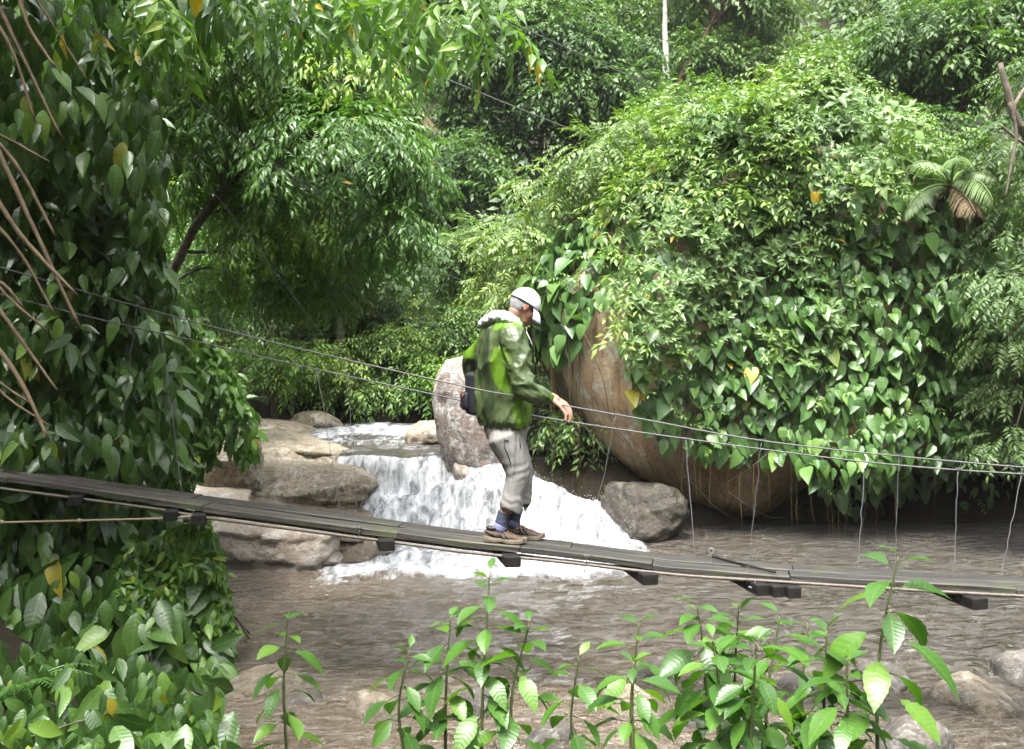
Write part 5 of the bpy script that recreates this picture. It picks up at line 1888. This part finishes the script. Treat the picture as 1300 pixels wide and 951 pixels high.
# --- palms
def palm(name, label, c, fr, n, seed, mat, dead=4, foot=None):
    rng = np.random.default_rng(seed)
    gz = float(ground_z(c[0], c[1]))
    base = np.array([c[0], c[1], gz - 0.1]) if foot is None else c + np.array([-0.25, 1.1, -foot])     # rooted on the boulder
    root = empty(name, base, label, 'palm')
    V, F = wood([([base, base * 0.4 + c * 0.6 + [0.08, 0, 0], c], np.array([0.10, 0.085, 0.07]) * (1 if foot is None else 0.5))], 9)
    link('trunk', mesh_poly('trunk', V - base, F), M_BARK, root)
    lf = far_leaf(0.035, 0.25)
    for i in range(n + dead):
        az = i * 2.399 + rng.normal(0, 0.2)
        isd = i >= n
        el = rng.uniform(0.15, 1.1) if not isd else rng.uniform(-0.95, -0.2)
        hx = np.array([math.cos(az), math.sin(az), 0])
        Lf = fr * rng.uniform(0.8, 1.1)
        t = np.linspace(0, 1, 26)
        ang = el - (1.5 if not isd else 0.6) * t
        pts = np.cumsum(np.concatenate([[[0, 0, 0]], (np.outer(np.cos(ang), hx) + np.outer(np.sin(ang), [0, 0, 1])) * Lf / 26]), 0)[:26]
        rv, rf = tube(pts, np.linspace(0.018, 0.004, 26), 4)
        tris = np.concatenate([rf[:, [0, 1, 2]], rf[:, [0, 2, 3]]])
        sd = np.cross(hx, [0, 0, 1])
        O, D, U = [], [], []
        for j in range(3, 26):
            for q in range(2):
                for s in (-1, 1):
                    tg = unit(pts[min(j + 1, 25)] - pts[j - 1])
                    O.append(pts[j] + tg * q * Lf / 52)
                    D.append(sd * s * 0.85 + tg * 0.5 + np.array([0, 0, -0.35 - rng.uniform(0, 0.3)]))
                    U.append(np.array([0, 0, 1.0]) + tg * 0.2)
        O, D, U = map(np.array, (O, D, U))
        sc_ = Lf * 0.30 * np.sin(np.linspace(0.35, 2.9, len(O)))
        sv, sf, vv = scatter([(lf[0], lf[1], np.zeros(2, int))], O, D, U, sc_, np.full(len(O), 0.45), rng)
        Vv = np.concatenate([rv, sv]) + (c - base)
        Ff = np.concatenate([tris, sf + len(rv)])
        me = mesh_np('frond', Vv, Ff, False, [('v', 'FACE', 'FLOAT', np.concatenate([np.full(len(tris), .6), vv]))])
        link('dead_frond' if isd else 'frond', me, M_THATCH if isd else mat, root)
    return root


palm('palm', 'small palm with brown dead fronds behind the right shoulder of the boulder', P(1207, 236, 12.0), 0.92, 13, 5, M_LPALE, 4, 0.7)
palm('palm', 'hazy palm crown high on the slope left of the slanting trunk', P(487, 108, 30), 2.6, 12, 6, M_LPALE, 2)

# --- undergrowth over the hillside: nobody could count it
rng = np.random.default_rng(90)
n = 15500
ux = rng.uniform(-1, 1, n)
uy = 18.6 + 38 * rng.uniform(0, 1, n) ** 1.25
ux = ux * (0.62 * uy + 3)
nb = 3500
uy[:nb] = rng.uniform(-24, -4.5, nb)  # sprays covering the added sky-blocking slope behind the camera
ux[:nb] = rng.uniform(-18, 18, nb)
gz = ground_z(ux, uy)
hp = np.abs(fbm(np.stack([ux * 0.35, uy * 0.35, ux * 0], 1), 91, 3)) * 2.6 * rng.uniform(0.1, 1, n) ** 0.5
O = np.stack([ux, uy, gz + hp + 0.1], 1)
D = np.stack([rng.normal(0, 0.7, n), rng.normal(-0.5, 0.6, n), rng.normal(-0.1, 0.3, n)], 1)
U = np.stack([rng.normal(0, 0.3, n), rng.normal(-0.35, 0.3, n), np.ones(n)], 1)
vv = 0.3 + 0.22 * fbm(np.stack([ux * 0.3, uy * 0.3, ux * 0], 1), 92, 2)
foliage('undergrowth', [scatter(T_FAR, O, D, U, rng.uniform(0.5, 1.0, n) * (0.75 + uy / 80), vv, rng)], M_LBACK, None, 'stuff',
        label='dense leafy undergrowth covering the forest slope', cat='undergrowth')

# ------------------------------------------------------------------ plants on the boulder
BARE = [(680, 448), (738, 452), (741, 395), (776, 388), (782, 430), (797, 475), (806, 520), (828, 552), (880, 578), (930, 575), (980, 585), (1030, 608),
        (1062, 655), (1110, 668), (1150, 642), (1200, 638), (1250, 660), (1330, 650), (1400, 900), (600, 900)]


def boulder_points(n, rng, off=(0.05, 0.35), front=True):
    u = unit(rng.normal(0, 1, (n, 3)))
    p = boulder_surface(u)
    nrm = boulder_normal(p)
    bulge = 0.42 * np.clip(fbm(u * 3.4, 93, 3) + 0.2, -0.1, 1.2) + 0.25 * sstep(0.55, 0.95, u[:, 2])
    p = p + nrm * (bulge + rng.uniform(off[0], off[1], n))[:, None]
    q = proj(p)
    view = unit(p - np.array([0, 0, CAMZ]))
    facing = -(view * nrm).sum(1)
    keep = ~in_poly(q, BARE) & (u[:, 2] > -0.75) & (q[:, 1] < 700)
    keep &= (facing > -0.35) | (rng.uniform(0, 1, n) < 0.25)
    keep &= ~((u[:, 1] > 0.35) & (u[:, 2] < -0.2))
    return p[keep], nrm[keep], q[keep], facing[keep]


def big_w(q):
    x, y = q[:, 0], q[:, 1]
    left = sstep(800, 760, x) * sstep(215, 265, y)
    right = sstep(880, 960, x + 0.35 * (y - 400)) * sstep(215, 290, y)
    low = sstep(430, 500, y)
    w = np.maximum(np.maximum(left, right), low)
    patch = sstep(0.15, 0.5, fbm(np.stack([x / 70, y / 70, x * 0], 1), 94, 3))
    return np.clip(np.where(w > 0.5, w - 0.5 * sstep(0.35, 0.7, fbm(np.stack([x / 55, y / 55, x * 0], 1), 95, 3)), w + 0.55 * patch), 0, 1)


def hang(nrm, rng, out=0.45, down=1.0, j=0.35):
    d = nrm * out + np.array([0, 0, -down]) + rng.normal(0, j, nrm.shape)
    up = nrm * 1.0 + np.array([0, -0.15, 0.75]) + rng.normal(0, 0.32, nrm.shape)
    return d, up


def roots(root, spots, rng, name='aerial_root'):
    base = np.array(root.location)
    for (x, y0, y1, d) in spots:
        y1 = y0 + (y1 - y0) * rng.uniform(0.5, 1.1)
        x = x + rng.normal(0, 5)
        a, b = P(x, y0 - 45, d + rng.uniform(-0.1, 0.3)), P(x + rng.normal(0, 3), y1, d)
        t = np.linspace(0, 1, 12)[:, None]
        pth = a * (1 - t) + b * t
        pth[1:] += np.cumsum(rng.normal(0, 0.006, (11, 3)), 0)
        V, F = tube(pth - base, np.linspace(0.0050, 0.0018, 12) * rng.uniform(0.6, 1.3), 4)
        link(name, mesh_poly(name, V, F), M_ROOT, root)


def stems(root, anchor, rng, n=14, mat=None):
    """woody runners over the boulder"""
    base = np.array(root.location)
    for i in range(n):
        j = int(rng.integers(0, len(anchor)))
        u0 = unit((anchor[j] - BC) / BS)
        us = [u0]
        for q in range(7):
            us.append(unit(us[-1] + np.array([rng.normal(0, 0.05), -0.02, -0.10])))
        p = boulder_surface(np.array(us)) + boulder_normal(boulder_surface(np.array(us))) * 0.22
        V, F = tube(smooth_path(p, 16) - base, np.linspace(0.010, 0.005, 16), 5)
        link('stem', mesh_poly('stem', V, F), M_BARK, root)


def vine(name, label, sel, n, rng, leaf_mult=1.0, nobj=300, cat='vine'):
    p, nrm, q, fc = boulder_points(n, rng)
    m = sel(q) > rng.uniform(0, 1, len(q))
    p, nrm, q, fc = p[m], nrm[m], q[m], fc[m]
    d, up = hang(nrm, rng)
    sc_ = (0.11 + 0.17 * rng.uniform(0, 1, len(p)) ** 1.3) * leaf_mult
    root = empty(name, BC + np.array([0, -BS[1], 0.0]), label, cat)
    # the largest, outermost, in view become single leaves
    vis = (fc > 0.1) & (q[:, 0] > 0) & (q[:, 0] < 1300) & (q[:, 1] > 0)
    front = np.linalg.norm((p - BC) / BS, axis=1)
    score = np.where(vis, sc_ + 0.35 * (front - 1), -1)
    order = np.argsort(-score)
    a, b = order[:nobj], order[nobj:]
    leaf_objects('leaf', ME_HEART, p[a], d[a], up[a], sc_[a] * 1.1, root, rng)
    foliage('leaf_mass', [scatter(T_HEART, p[b], d[b], up[b], sc_[b], rng.normal(0.42, 0.16, len(b)), rng, 0.05, 0.002)], M_LVINE, root, 'stuff', origin=np.array(root.location))
    return root, p


rng = np.random.default_rng(95)
rv, pp = vine('heart_leaf_vine', 'dense heart leaved vine covering the right side of the boulder', lambda q: np.maximum(big_w(q), 0.35 * sstep(140, 200, q[:, 1])) * sstep(830, 900, q[:, 0]), 34000, rng, 0.86)
roots(rv, [(x, y0, y1, 12.35) for x, y0, y1 in [(872, 600, 655), (902, 600, 690), (925, 605, 680), (942, 600, 700), (955, 600, 690), (968, 600, 672), (1000, 610, 690), (1008, 620, 700), (1022, 630, 668),
     (1036, 640, 700), (1050, 640, 712), (1056, 640, 690), (1062, 650, 705), (1080, 660, 690), (1100, 660, 700), (1108, 650, 690), (1135, 650, 690), (1185, 640, 690), (848, 575, 640), (860, 590, 680), (888, 600, 668)]], rng)
stems(rv, pp, rng)
lv, pp = vine('heart_leaf_vine', 'heart leaved vine curtain hanging over the left shoulder of the boulder beside the cap', lambda q: big_w(q) * sstep(880, 830, q[:, 0]), 26000, rng, 0.98)
roots(lv, [(x, y0, y1, 12.9 + 0.4 * ((i * 37) % 5) / 5) for i, (x, y0, y1) in enumerate([(682, 420, 600), (690, 430, 640), (697, 440, 560), (704, 440, 650), (712, 440, 610), (717, 450, 655), (722, 450, 665), (728, 455, 600), (734, 450, 640), (741, 400, 560),
     (748, 395, 650), (755, 390, 540), (758, 400, 620), (765, 392, 560), (770, 400, 520), (776, 420, 600), (686, 500, 575), (709, 520, 662), (738, 520, 650), (752, 480, 668), (782, 460, 560), (790, 480, 600), (810, 560, 660), (830, 580, 650)])], rng)
stems(lv, pp, rng, 8)

# small leaved creepers: rosette shoots
def creeper(name, label, sel, n, temps, sc_, mat, v, rng, cat='creeper', out=1.0, lift=1.0):
    p, nrm, q, fc = boulder_points(n, rng, (0.08, 0.45))
    m = sel(q) > rng.uniform(0, 1, len(q))
    p, nrm = p[m], nrm[m]
    d = nrm * np.array([1, 1, lift]) * out + np.array([0, -0.1, 0.35 * lift - 0.12 * (1 - lift)]) + rng.normal(0, 0.38, p.shape)
    up = np.array([0, 0, 1.0]) + nrm * 0.4 + rng.normal(0, 0.3, p.shape)
    cl = 0.16 * fbm(p * 1.2, 96, 2)
    root = empty(name, BC + np.array([0, 0, BS[2]]), label, cat)
    foliage('leaf_mass', [scatter(temps, p, d, up, rng.uniform(*sc_, len(p)), v + cl, rng, 0.12, 0.001)], mat, root, 'stuff', origin=np.array(root.location))
    stems(root, p, rng, 6)
    return root


creeper('leafy_creeper', 'small leaved creeper spilling down the middle of the boulder', lambda q: (1 - big_w(q)) * sstep(770, 830, q[:, 0]) * sstep(1120, 1040, q[:, 0]), 50000, T_ROS, (0.10, 0.20), M_LSMALL, 0.40, rng)
creeper('leafy_creeper', 'pale yellow green shrub growth on the left top of the boulder', lambda q: (1 - big_w(q)) * np.maximum(sstep(830, 770, q[:, 0]), sstep(1050, 960, q[:, 0]) * sstep(300, 200, q[:, 1])), 34000, T_NEAR, (0.26, 0.46), M_LSMALL, 0.66, rng, 'shrub', 1.0, 0.2)
creeper('leafy_creeper', 'mid green shrub growth on the right top of the boulder', lambda q: (1 - big_w(q)) * sstep(940, 1000, q[:, 0]) * sstep(400, 330, q[:, 1]), 40000, T_ROS + T_NEAR, (0.15, 0.30), M_LSMALL, 0.42, rng, 'shrub', 1.0, 0.2)
creeper('leafy_creeper', 'fine creeper mixed between the heart leaves low on the boulder', lambda q: 0.10 * big_w(q) + 0.3 * (1 - big_w(q)) * sstep(350, 400, q[:, 1]) + 0.5 * np.exp(-((q[:, 0] - 885) / 50) ** 2) * sstep(420, 480, q[:, 1]), 15000, T_NEAR, (0.13, 0.24), M_LSMALL, 0.35, rng)
p, nrm, q, fc = boulder_points(9000, rng, (0.1, 0.3))
m = (nrm[:, 2] > 0.15) & (rng.uniform(0, 1, len(p)) < 0.10)
p, nrm = p[m], nrm[m]
shoot = empty('leafy_shoots', BC + np.array([0, 0, BS[2]]), 'loose leafy shoots standing out of the growth on top of the boulder', 'shoots')
So, Sd, Su, Ss, Sv = [], [], [], [], []
for i in range(len(p)):
    dv = unit(nrm[i] * 0.7 + np.array([0, 0, 0.9]) + rng.normal(0, 0.35, 3))
    ln_ = rng.uniform(0.25, 0.7)
    tip = p[i] + dv * ln_ + np.array([0, 0, -0.1 * ln_])
    if i < 60:
        V, F = tube(np.array([p[i] - dv * 0.25, p[i] + dv * ln_ * 0.5, tip]) - np.array(shoot.location), [0.008, 0.006, 0.003], 4)
        link('stem', mesh_poly('stem', V, F), M_STEM, shoot)
    for t in np.linspace(0.25, 1.0, 6):
        So.append(p[i] + dv * ln_ * t)
        Sd.append(np.array([rng.normal(0, 0.7), rng.normal(-0.2, 0.7), 0.1]))
        Su.append(np.array([rng.normal(0, 0.2), -0.2, 1.0]))
        Ss.append(rng.uniform(0.14, 0.30))
        Sv.append(rng.normal(0.6, 0.15))
foliage('leaf_mass', [scatter(T_NEAR, So, Sd, Su, Ss, Sv, rng)], M_LSMALL, shoot, 'stuff', origin=np.array(shoot.location))
# feathery shrub leaning out left of the boulder
rng = np.random.default_rng(97)
lst = [(660, 330, 42), (690, 290, 45), (720, 240, 48), (760, 205, 48), (640, 365, 30), (675, 375, 30), (810, 175, 45), (650, 300, 28), (870, 165, 40)]
cb = boulder_surface(np.array([[-0.75, -0.1, 0.62]]))[0]
tree('arching_shrub', 'pale feathery shrub arching off the left edge of the boulder', cb, [cb, P(740, 270, 14.6), P(690, 310, 14.2), P(655, 345, 14.0)],
     px_clumps(lst, 14.4, rng, 0.4), T_PINN, M_LPALE, M_BARK, 150, (0.28, 0.5), (0.05, 0.02), 0.5, 0.55, 0.12, None, 'shrub', True, 97)

# ------------------------------------------------------------------ left bank
def slab_points(poly, n, d0, thick, rng):
    """points inside a leafy bank: a pixel outline, its front depth and its thickness"""
    xs_, ys_ = [a for a, b in poly], [b for a, b in poly]
    q = np.stack([rng.uniform(min(xs_), max(xs_), n * 2), rng.uniform(min(ys_), max(ys_), n * 2)], 1)
    q = q[in_poly(q, poly)][:n]
    dn = d0(q[:, 0], q[:, 1]) if callable(d0) else np.full(len(q), d0)
    dd = dn + thick * rng.uniform(0, 1, len(q)) ** 1.5 + 0.35 * fbm(np.stack([q[:, 0] / 70, q[:, 1] / 70, q[:, 0] * 0], 1), 98, 3)
    p = np.stack([(q[:, 0] - 650) / FPX * dd, dd, CAMZ - (q[:, 1] - 430) / FPX * dd], 1)
    return p, q, dd - dn


def bank_shrub(name, label, poly, n, d0, thick, sc_, rng, nobj=300, out=(0.35, -0.55, 0.0), v=0.32, mat=None, mass=None, down=0.9, meshes=None, cat='shrub', nstem=6, face=0.9):
    p, q, dep = slab_points(poly, n, d0, thick, rng)
    gz = ground_z(p[:, 0], p[:, 1])
    ok = p[:, 2] > gz + 0.03
    p, q, dep = p[ok], q[ok], dep[ok]
    o_ = np.array(out)
    d = o_ * 0.55 + np.array([0, 0, -down]) + rng.normal(0, 0.42, p.shape)
    up = o_ * (1.6 - 0.67 * face) + np.array([0, 0, face]) + rng.normal(0, 0.38, p.shape)
    s = rng.uniform(*sc_, len(p))
    c = p.mean(0)
    base = np.array([c[0], c[1], float(ground_z(c[0], c[1]))])
    root = empty(name, base, label, cat)
    order = np.argsort(dep + rng.uniform(0, 0.25, len(p)))
    inview = (q[:, 0] > 0) & (q[:, 1] > 0) & (q[:, 1] < 951)
    order = np.concatenate([order[inview[order]], order[~inview[order]]])
    a, b = order[:nobj], order[nobj:]
    leaf_objects('leaf', meshes or ME_DARK, p[a], d[a], up[a], s[a], root, rng)
    foliage('leaf_mass', [scatter(mass or T_OVATE, p[b], d[b], up[b], s[b], rng.normal(v, 0.15, len(b)), rng, 0.05, 0.002)], mat or M_LDARK, root, 'stuff', origin=base)
    for i in range(nstem):
        j = order[int(rng.integers(len(p) // 3, len(p)))]
        e = p[j]
        g = np.array([base[0] + rng.normal(0, 0.3), base[1] + 0.5 + rng.uniform(0, 0.5), 0.0])
        g[2] = float(ground_z(g[0], g[1])) - 0.05
        V, F = tube(smooth_path([g, (g + e) / 2 + rng.normal(0, 0.1, 3), e], 12) - base, np.linspace(0.013, 0.004, 12), 5)
        link('stem', mesh_poly('stem', V, F), M_BARK, root)
    return root


rng = np.random.default_rng(101)
UPL = [(-60, -40), (120, -40), (170, 60), (190, 150), (215, 230), (205, 300), (215, 350), (235, 380), (225, 440), (235, 520), (215, 600), (225, 640), (-60, 640)]
bank_shrub('broadleaf_shrub', 'tall glossy dark leaved shrub above the footbridge on the left bank', UPL, 6000, 8.1, 1.7, (0.13, 0.27), rng, 300, v=0.38)
rng = np.random.default_rng(102)
LOL = [(-60, 615), (230, 640), (262, 690), (272, 760), (285, 800), (280, 900), (250, 960), (-60, 960)]
bank_shrub('broadleaf_shrub', 'broad leaved shrub under the footbridge on the left bank', LOL, 2500, lambda x, y: 7.95 - 0.0035 * np.maximum(y - 660, 0) * 1.2, 1.2, (0.12, 0.36), rng, 300, v=0.36, face=0.5)
rng = np.random.default_rng(103)
MIDL = [(205, 380), (250, 395), (300, 470), (330, 545), (318, 590), (285, 565), (255, 600), (225, 640), (205, 560)]
bank_shrub('fine_leaved_shrub', 'shrub with small drooping leaves in front of the rock ledges', MIDL, 1500, 9.2, 1.1, (0.09, 0.17), rng, 120, v=0.40, mat=M_LTREE, down=0.6, nstem=0)
rng = np.random.default_rng(104)
LOR = [(150, 700), (265, 650), (285, 720), (300, 800), (290, 870), (150, 900)]
bank_shrub('weedy_shrub', 'tangle of small weeds at the water edge of the left bank', LOR, 2600, 7.55, 0.5, (0.06, 0.13), rng, 100, v=0.55, mat=M_LTREE, down=0.4)

rng = np.random.default_rng(108)
LOB = [(-80, 810), (120, 820), (215, 835), (265, 860), (300, 905), (290, 970), (-80, 970)]
bank_shrub('broadleaf_shrub', 'low mixed broad leaved growth at the foot of the left bank', LOB, 560, lambda x, y: 7.0 - 0.0135 * np.maximum(y - 780, 0), 0.9, (0.08, 0.28), rng, 300, v=0.18, down=1.0, face=0.35)
# near hanging leaves of the tree that stands left of the camera: twig ends come into view at the top
rng = np.random.default_rng(105)
ob = np.array([-4.6, 5.6, float(ground_z(-4.6, 5.6)) - 0.1])
cl = [((-3.3, 4.4, 5.9), (1.2, 1.1, 0.55)), ((-2.5, 5.6, 6.4), (1.0, 1.0, 0.5)), ((-4.3, 5.7, 6.0), (1.1, 1.1, 0.6)), ((-2.2, 3.9, 5.8), (0.9, 0.9, 0.5)), ((-5.2, 5.2, 6.4), (1.2, 1.2, 0.8)), ((-6.2, 6.2, 6.0), (1.2, 1.3, 0.9)), ((-5.8, 7.8, 6.6), (1.2, 1.2, 0.9)), ((-6.6, 4.6, 6.2), (1.2, 1.2, 0.9)), ((-3.6, 6.2, 5.7), (0.5, 0.5, 0.3))]  # overhead crown out of view, added to shade the left bank
cl += [(P(430, 0, 7.4), (0.22, 0.25, 0.16)), (P(490, -8, 7.2), (0.20, 0.25, 0.16)), (P(545, 5, 7.2), (0.18, 0.2, 0.16)), (P(590, 8, 7.2), (0.16, 0.2, 0.18)), (P(618, 30, 7.2), (0.09, 0.1, 0.12)), (P(265, -10, 6.5), (0.26, 0.25, 0.2)), (P(170, 0, 6.3), (0.28, 0.25, 0.22)), (P(340, -15, 7.2), (0.25, 0.25, 0.16)), (P(390, -20, 7.2), (0.2, 0.2, 0.14))]
tree('overhanging_tree', 'near tree on the left bank with twig ends hanging into the top of the view', ob, [ob, ob + [0.05, 0.1, 2.2], ob + [0.3, 0.3, 4.3], ob + [1.2, 0.6, 5.9], ob + [2.8, 1.2, 6.2]],
     cl, T_NEARLONG, M_LTREE, M_BARK, 90, (0.30, 0.5), (0.16, 0.05), 1.0, 0.42, 0.14, None, 'tree', True, 105, 0.012)
rng = np.random.default_rng(106)
TOPL = [(-60, -60), (330, -60), (300, 10), (250, 50), (225, 60), (200, 130), (215, 190), (180, 230), (120, 200), (-60, 220)]
bank_shrub('broadleaf_shrub', 'dark drooping long leaves hanging from above at the upper left', TOPL, 1000, 6.6, 1.5, (0.15, 0.26), rng, 200, v=0.25, down=1.3, nstem=0)

# dry palm stalks hanging in the upper left corner
dr = empty('dry_stalk_bundle', P(-60, -60, 4.2), 'bundle of dry tan stalks hanging slanted in front of the left leaves', 'dry stalks')
db = np.array(dr.location)
for i, (x0, y0, x1, y1, d0, d1, r_) in enumerate([(-20, -30, 78, 175, 4.4, 4.4, .012), (-30, -10, 45, 155, 4.3, 4.3, .010), (15, -40, 70, 85, 4.6, 4.5, .012), (-40, 110, 102, 418, 4.4, 4.4, .014), (-40, 140, 70, 300, 4.5, 4.5, .012),
        (-40, 190, 98, 375, 4.3, 4.3, .014), (-40, 150, 62, 205, 4.6, 4.6, .010), (-40, 250, 70, 400, 4.4, 4.4, .010), (-40, 300, 60, 420, 4.5, 4.5, .010), (-40, 340, 72, 495, 4.4, 4.4, .012),
        (-40, 400, 62, 558, 4.3, 4.3, .014), (-40, 425, 38, 512, 4.5, 4.5, .010), (20, -40, 110, 100, 4.8, 4.8, .008), (-40, 345, 30, 390, 4.6, 4.6, .012), (-40, 440, 62, 540, 4.4, 4.4, .008)]):
    a, b = P(x0, y0, d0), P(x1, y1, d1)
    m = (a + b) / 2 + np.array([0.03, 0, 0.035]) * np.sin(i * 2.1)
    V, F = tube(smooth_path([a, m, b], 16) - db, np.linspace(r_, r_ * 0.45, 16), 6)
    V = V + np.random.default_rng(i).normal(0, 0.001, V.shape)
    link('stalk', mesh_poly('stalk', V, F), M_DRY, dr)

# a fern at the lower left corner
fr = P(20, 880, 6.0)
fr[2] = float(ground_z(fr[0], fr[1]))
fern = empty('fern', fr, 'small green fern at the foot of the left bank', 'fern')
rng = np.random.default_rng(107)
lf = far_leaf(0.12, 0.2)
for i in range(9):
    az = rng.uniform(-2.6, 0.6)
    hx = np.array([math.cos(az), math.sin(az), 0])
    ang = 1.2 - 1.6 * np.linspace(0, 1, 18)
    pts = np.cumsum((np.outer(np.cos(ang), hx) + np.outer(np.sin(ang), [0, 0, 1])) * 0.55 / 18, 0)
    sd = np.cross(hx, [0, 0, 1])
    O = np.repeat(pts[2:], 2, 0)
    D = np.concatenate([[sd * 1 + hx * 0.3, -sd * 1 + hx * 0.3] for _ in range(16)])
    sv, sf, vv = scatter([(lf[0], lf[1], np.zeros(2, int))], O, D, np.tile([0, 0, 1.0], (len(O), 1)), 0.12 * np.repeat(np.linspace(1, 0.15, 16), 2), np.full(len(O), .6), rng)
    rv, rf = tube(pts, np.linspace(0.006, 0.002, 18), 4)
    tris = np.concatenate([rf[:, [0, 1, 2]], rf[:, [0, 2, 3]]])
    me = mesh_np('frond', np.concatenate([rv, sv]), np.concatenate([tris, sf + len(rv)]), False, [('v', 'FACE', 'FLOAT', np.concatenate([np.full(len(tris), .6), vv]))])
    link('frond', me, M_LSAP, fern)

# ------------------------------------------------------------------ saplings on the near bank
def sapling(label, tip, d, nleaf, ls, seed, lean=0.0, side=0, bare=0.25):
    rng = np.random.default_rng(seed)
    t = P(tip[0], tip[1], d)
    gx, gy = t[0] - lean, t[1] + rng.normal(0, 0.08)
    g = np.array([gx, gy, float(ground_z(gx, gy)) - 0.03])
    root = empty('sapling', g, label, 'sapling', 'leafy saplings on the near bank')
    mid = (g + t) / 2 + np.array([-lean * 0.3, 0, 0.05]) + rng.normal(0, 0.03, 3)
    ax = smooth_path([g, mid, t], 30)
    V, F = tube(ax - g, np.linspace(0.011, 0.004, 30), 6)
    link('stem', mesh_poly('stem', V, F), M_STEM, root)
    H_ = np.linalg.norm(t - g)
    O, D, U, S = [], [], [], []
    pet = []
    az = rng.uniform(0, 6)
    for i in range(nleaf):
        f = i / (nleaf - 1)
        az += 2.4 + rng.normal(0, 0.25)
        k_ = 1 - (1 - bare) * (f ** 1.0)                    # from the tip downwards
        p = ax[int(round(k_ * 29))]
        el = 0.85 - 0.95 * min(1, f * 2.6) + rng.normal(0, 0.14)
        h = np.array([math.cos(az), math.sin(az), 0])
        dv = h * math.cos(el) + np.array([0, 0, math.sin(el)])
        pl = ls * (0.12 + 0.35 * min(1, f * 2)) * rng.uniform(0.8, 1.2)
        q = p + dv * pl
        pet.append(tube(np.array([p, (p + q) / 2 + [0, 0, 0.006], q]) - g, 0.0028, 4))
        O.append(q)
        D.append(dv + np.array([0, 0, -0.25]))
        U.append(np.array([0, 0, 1.0]) + h * 0.2 + rng.normal(0, 0.2, 3))
        S.append(ls * 1.06 * (0.5 + 0.6 * min(1, f * 3.5)) * rng.uniform(0.8, 1.15))
    for V, F in pet:
        link('petiole', mesh_poly('petiole', V, F), M_STEM, root)
    leaf_objects('leaf', ME_SAP, np.array(O), np.array(D), np.array(U), np.array(S), root, rng)
    return root


saps = [('low sapling standing alone by the left shore stones', (365, 782), 5.6, 16, .15, 0.0), ('tall slim sapling whose tip reaches up in front of the foam', (622, 728), 5.5, 22, .17, 0.05),
        ('sapling with broad leaves left of the tall slim one', (572, 782), 5.6, 20, .17, 0.03), ('low bushy sapling near the shore below the broad leaved one', (520, 825), 5.5, 16, .15, 0.0),
        ('sapling leaning right behind the tall slim one', (672, 792), 5.4, 18, .18, 0.1), ('short sapling between the leaning one and the bridge rope', (735, 835), 5.3, 12, .16, 0.0),
        ('sapling with large dark leaves near the bridge middle', (812, 790), 5.3, 14, .17, 0.04), ('dense bright sapling below the bridge deck', (885, 768), 5.1, 22, .18, 0.0),
        ('slender sapling beside the dense bright one', (938, 772), 5.2, 20, .17, -0.04), ('low sapling filling the front of the dense bright cluster', (905, 812), 4.8, 20, .17, 0.0),
        ('leafy sapling in front of the beam ends of the deck', (990, 782), 5.0, 22, .17, 0.05), ('short broad sapling in front of the tallest one', (1050, 800), 4.8, 22, .17, 0.0),
        ('tallest sapling with large leaves rising over the bridge deck', (1140, 706), 4.7, 16, .22, 0.08), ('low sapling at the base of the tallest one', (1075, 835), 4.6, 16, .15, 0.0),
        ('small sapling between shore stones near the middle', (805, 840), 4.8, 16, .14, 0.0),
        
        ('bright sapling behind the short broad one', (1025, 790), 5.3, 16, .15, 0.0), ('small sapling leaning toward the tallest one', (960, 815), 4.6, 18, .15, 0.02)]
for i, (lb, tp, d, nl, ls, ln) in enumerate(saps):
    sapling(lb, tp, d, nl + 3, ls, 500 + i, ln)

# weeds and ground cover on the near bank
rng = np.random.default_rng(110)
n = 3600
wx, wy = rng.uniform(-4.5, 4.5, n), rng.uniform(2.8, 7.0, n)
wz = ground_z(wx, wy)
dens = fbm(np.stack([wx, wy, wx * 0], 1) * 0.9, 111, 3)
ok = (wz > 0.02) & (dens > -0.25 + 0.16 * np.maximum(wy - 5.2, 0)) & (rng.uniform(0, 1, n) < 1.1 - 0.28 * np.maximum(wy - 4.4, 0))
wx, wy, wz = wx[ok], wy[ok], wz[ok]
m = len(wx)
D = np.stack([rng.normal(0, 0.5, m), rng.normal(0, 0.5, m), np.full(m, 0.6)], 1)
foliage('ground_cover', [scatter(T_ROS + T_NEAR, np.stack([wx, wy, wz + 0.03], 1), D, np.tile([0.3, 0, 1.0], (m, 1)), rng.uniform(0.05, 0.15, m), rng.normal(0.28, 0.2, m), rng)], M_LTREE, None, 'stuff',
        label='low weeds covering the near bank between stones', cat='weeds')

# ------------------------------------------------------------------ humid air
lo, hi = (-86, -14, -4), (86, 116, 62)
V = [(x, y, z) for x in (lo[0], hi[0]) for y in (lo[1], hi[1]) for z in (lo[2], hi[2])]
Fz = [(0, 1, 3, 2), (4, 6, 7, 5), (0, 4, 5, 1), (2, 3, 7, 6), (0, 2, 6, 4), (1, 5, 7, 3)]
me = bpy.data.meshes.new('haze')
me.from_pydata(V, [], Fz)
k = NT('humid_air')
pv_ = k.n('ShaderNodeVolumePrincipled')
pv_.inputs['Color'].default_value = (0.93, 0.96, 0.98, 1)
pv_.inputs['Density'].default_value = 0.0003
k.l(pv_.outputs[0], k.out.inputs['Volume'])
link('haze', me, k.m, label='humid white haze filling the forest valley', cat='haze', kind='stuff')
